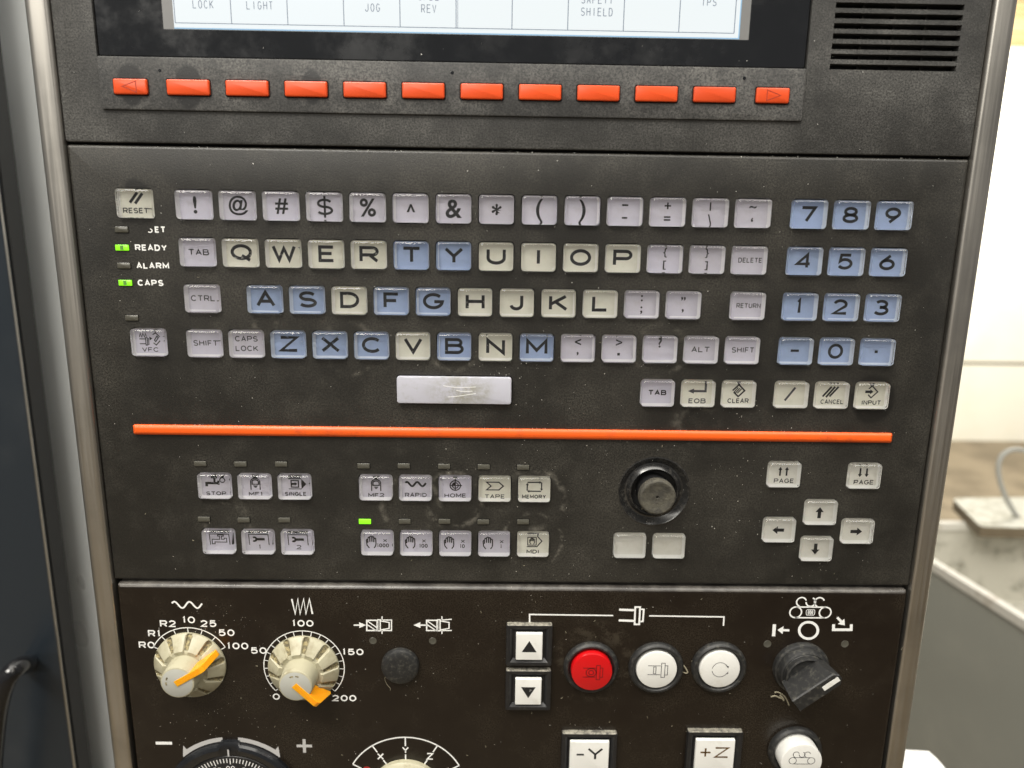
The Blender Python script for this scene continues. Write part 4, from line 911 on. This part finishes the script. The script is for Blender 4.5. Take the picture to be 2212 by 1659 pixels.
zs = 0.99
sa = [W(x, y, 'z', zs) for x, y in ((1940, 1618), (2006, 1622), (2022, 1636), (2050, 1668), (2085, 1712), (1930, 1712))][::-1]
bx_ = wobj('plastic_tray', MB().loft([[(p.x, p.y, z) for p in sa] for z in (zs-.03, zs-.001, zs)], 0, 0, 0), ['paper_white'], 'white plastic tray with a cut corner beside the lower steel rail', 'tray', smooth=0)

# ------------------------------------------------------------------ metal chips and dust
m = MB()
def flake(x, y, z, s):
    a = random.uniform(0, 2*PI); e = random.uniform(.25, 1)
    ux, uy = math.cos(a)*s, math.sin(a)*s; vx_, vy_ = -math.sin(a)*s*e, math.cos(a)*s*e; t_ = random.uniform(.1, .5)*s
    m.add([(x-ux, y-uy, z+.02), (x+ux, y+uy, z+t_), (x+vx_*.6, y+vy_*.6, z+.04+t_*.5), (x-vx_*.6, y-vy_*.6, z+t_*.8)], [(0, 3, 1, 2)[::-1], (0, 3, 1), (0, 1, 2)])
CL = [(random.uniform(XL+20, XR-20), random.choice((-40, -70, -97, -120, -145, -168, -200, -230, -262, -185)), random.uniform(8, 30)) for _ in range(26)]
for _ in range(650):
    c_ = random.choice(CL); x, y = random.gauss(c_[0], c_[2]), random.gauss(c_[1], c_[2]*.5)
    if XL+3 < x < XR-3 and (y < YL1-3 or YK0+2 < y < YK1-2): flake(x, y, ZL if y < YL1 else 0, random.choice((.10, .13, .16, .2, .34)))
for _ in range(600):
    x = random.uniform(XL+3, XR-3); k = random.random()
    if k < .42: y = random.uniform(YL0, YL1-2); z = ZL
    elif k < .85: y = random.uniform(YK0+1, YK1-1); z = 0
    else: y = random.uniform(YK1+2, 130); z = 0
    flake(x, y, z, random.choice((.10, .12, .15, .18, .24, .34)))
for _ in range(160): flake(random.uniform(XL+3, XR-3), random.choice((YL1-random.uniform(0, 1.5), YK1-random.uniform(0, .6), -99.9)), random.choice((.3, .8)) if random.random() < .6 else 1.0, random.uniform(.12, .3))
def strand(pts, r, z=ZL):
    P_ = [U(*p, z) for p in pts]; path = []
    for i in range(len(P_)-1):
        for k in range(5): path.append((P_[i][0]+(P_[i+1][0]-P_[i][0])*k/5, P_[i][1]+(P_[i+1][1]-P_[i][1])*k/5, z+r+.5*random.random()))
    for _ in range(3): path = [path[0]]+[tuple((path[i-1][q]+2*path[i][q]+path[i+1][q])/4 for q in range(3)) for i in range(1, len(path)-1)]+[path[-1]]
    n0 = len(m.f); m.tube(path, r, 6); m.m[n0:] = [1]*(len(m.f)-n0)
strand([(1672, 1494), (1680, 1493), (1692, 1500), (1700, 1512), (1704, 1524)], .35); strand([(1664, 1503), (1674, 1501), (1684, 1506), (1694, 1509)], .4); strand([(1684, 1500), (1690, 1506), (1692, 1512)], .5)
strand([(834, 1455), (831, 1466), (836, 1478), (844, 1486), (843, 1492)], .12)
strand([(1476, 1436), (1482, 1444), (1486, 1453)], .35); strand([(1474, 1450), (1481, 1453), (1486, 1452)], .3)
for _ in range(46):
    big_ = random.random(); px, py = (random.uniform(330, 1950), random.uniform(1285, 1655)) if big_ < .6 else (random.uniform(260, 1980), random.uniform(360, 1250))
    a_ = random.uniform(0, PI); l_ = random.uniform(2.5, 6); strand([(px, py), (px+l_*math.cos(a_)*.5, py+l_*math.sin(a_)*.5), (px+l_*math.cos(a_+.5), py+l_*math.sin(a_+.5))], .09, ZL if py > 1280 else 0)
fo = thing('metal_chips', 'tiny bright metal chips and dust specks scattered over the black panels', 'chips', (0, 0, 0)); C.objects.unlink(fo); bpy.data.objects.remove(fo)
o = bpy.data.objects.new('metal_chips', m.mesh('metal_chips', ['chip_metal', 'fibre'], 0)); C.objects.link(o); o.location = to_world((0, 0, 0)); o.rotation_euler = (PI/2, 0, 0)
o['kind'] = 'stuff'; o['label'] = 'tiny bright metal chips and dust specks scattered over the black panels'; o['category'] = 'chips'
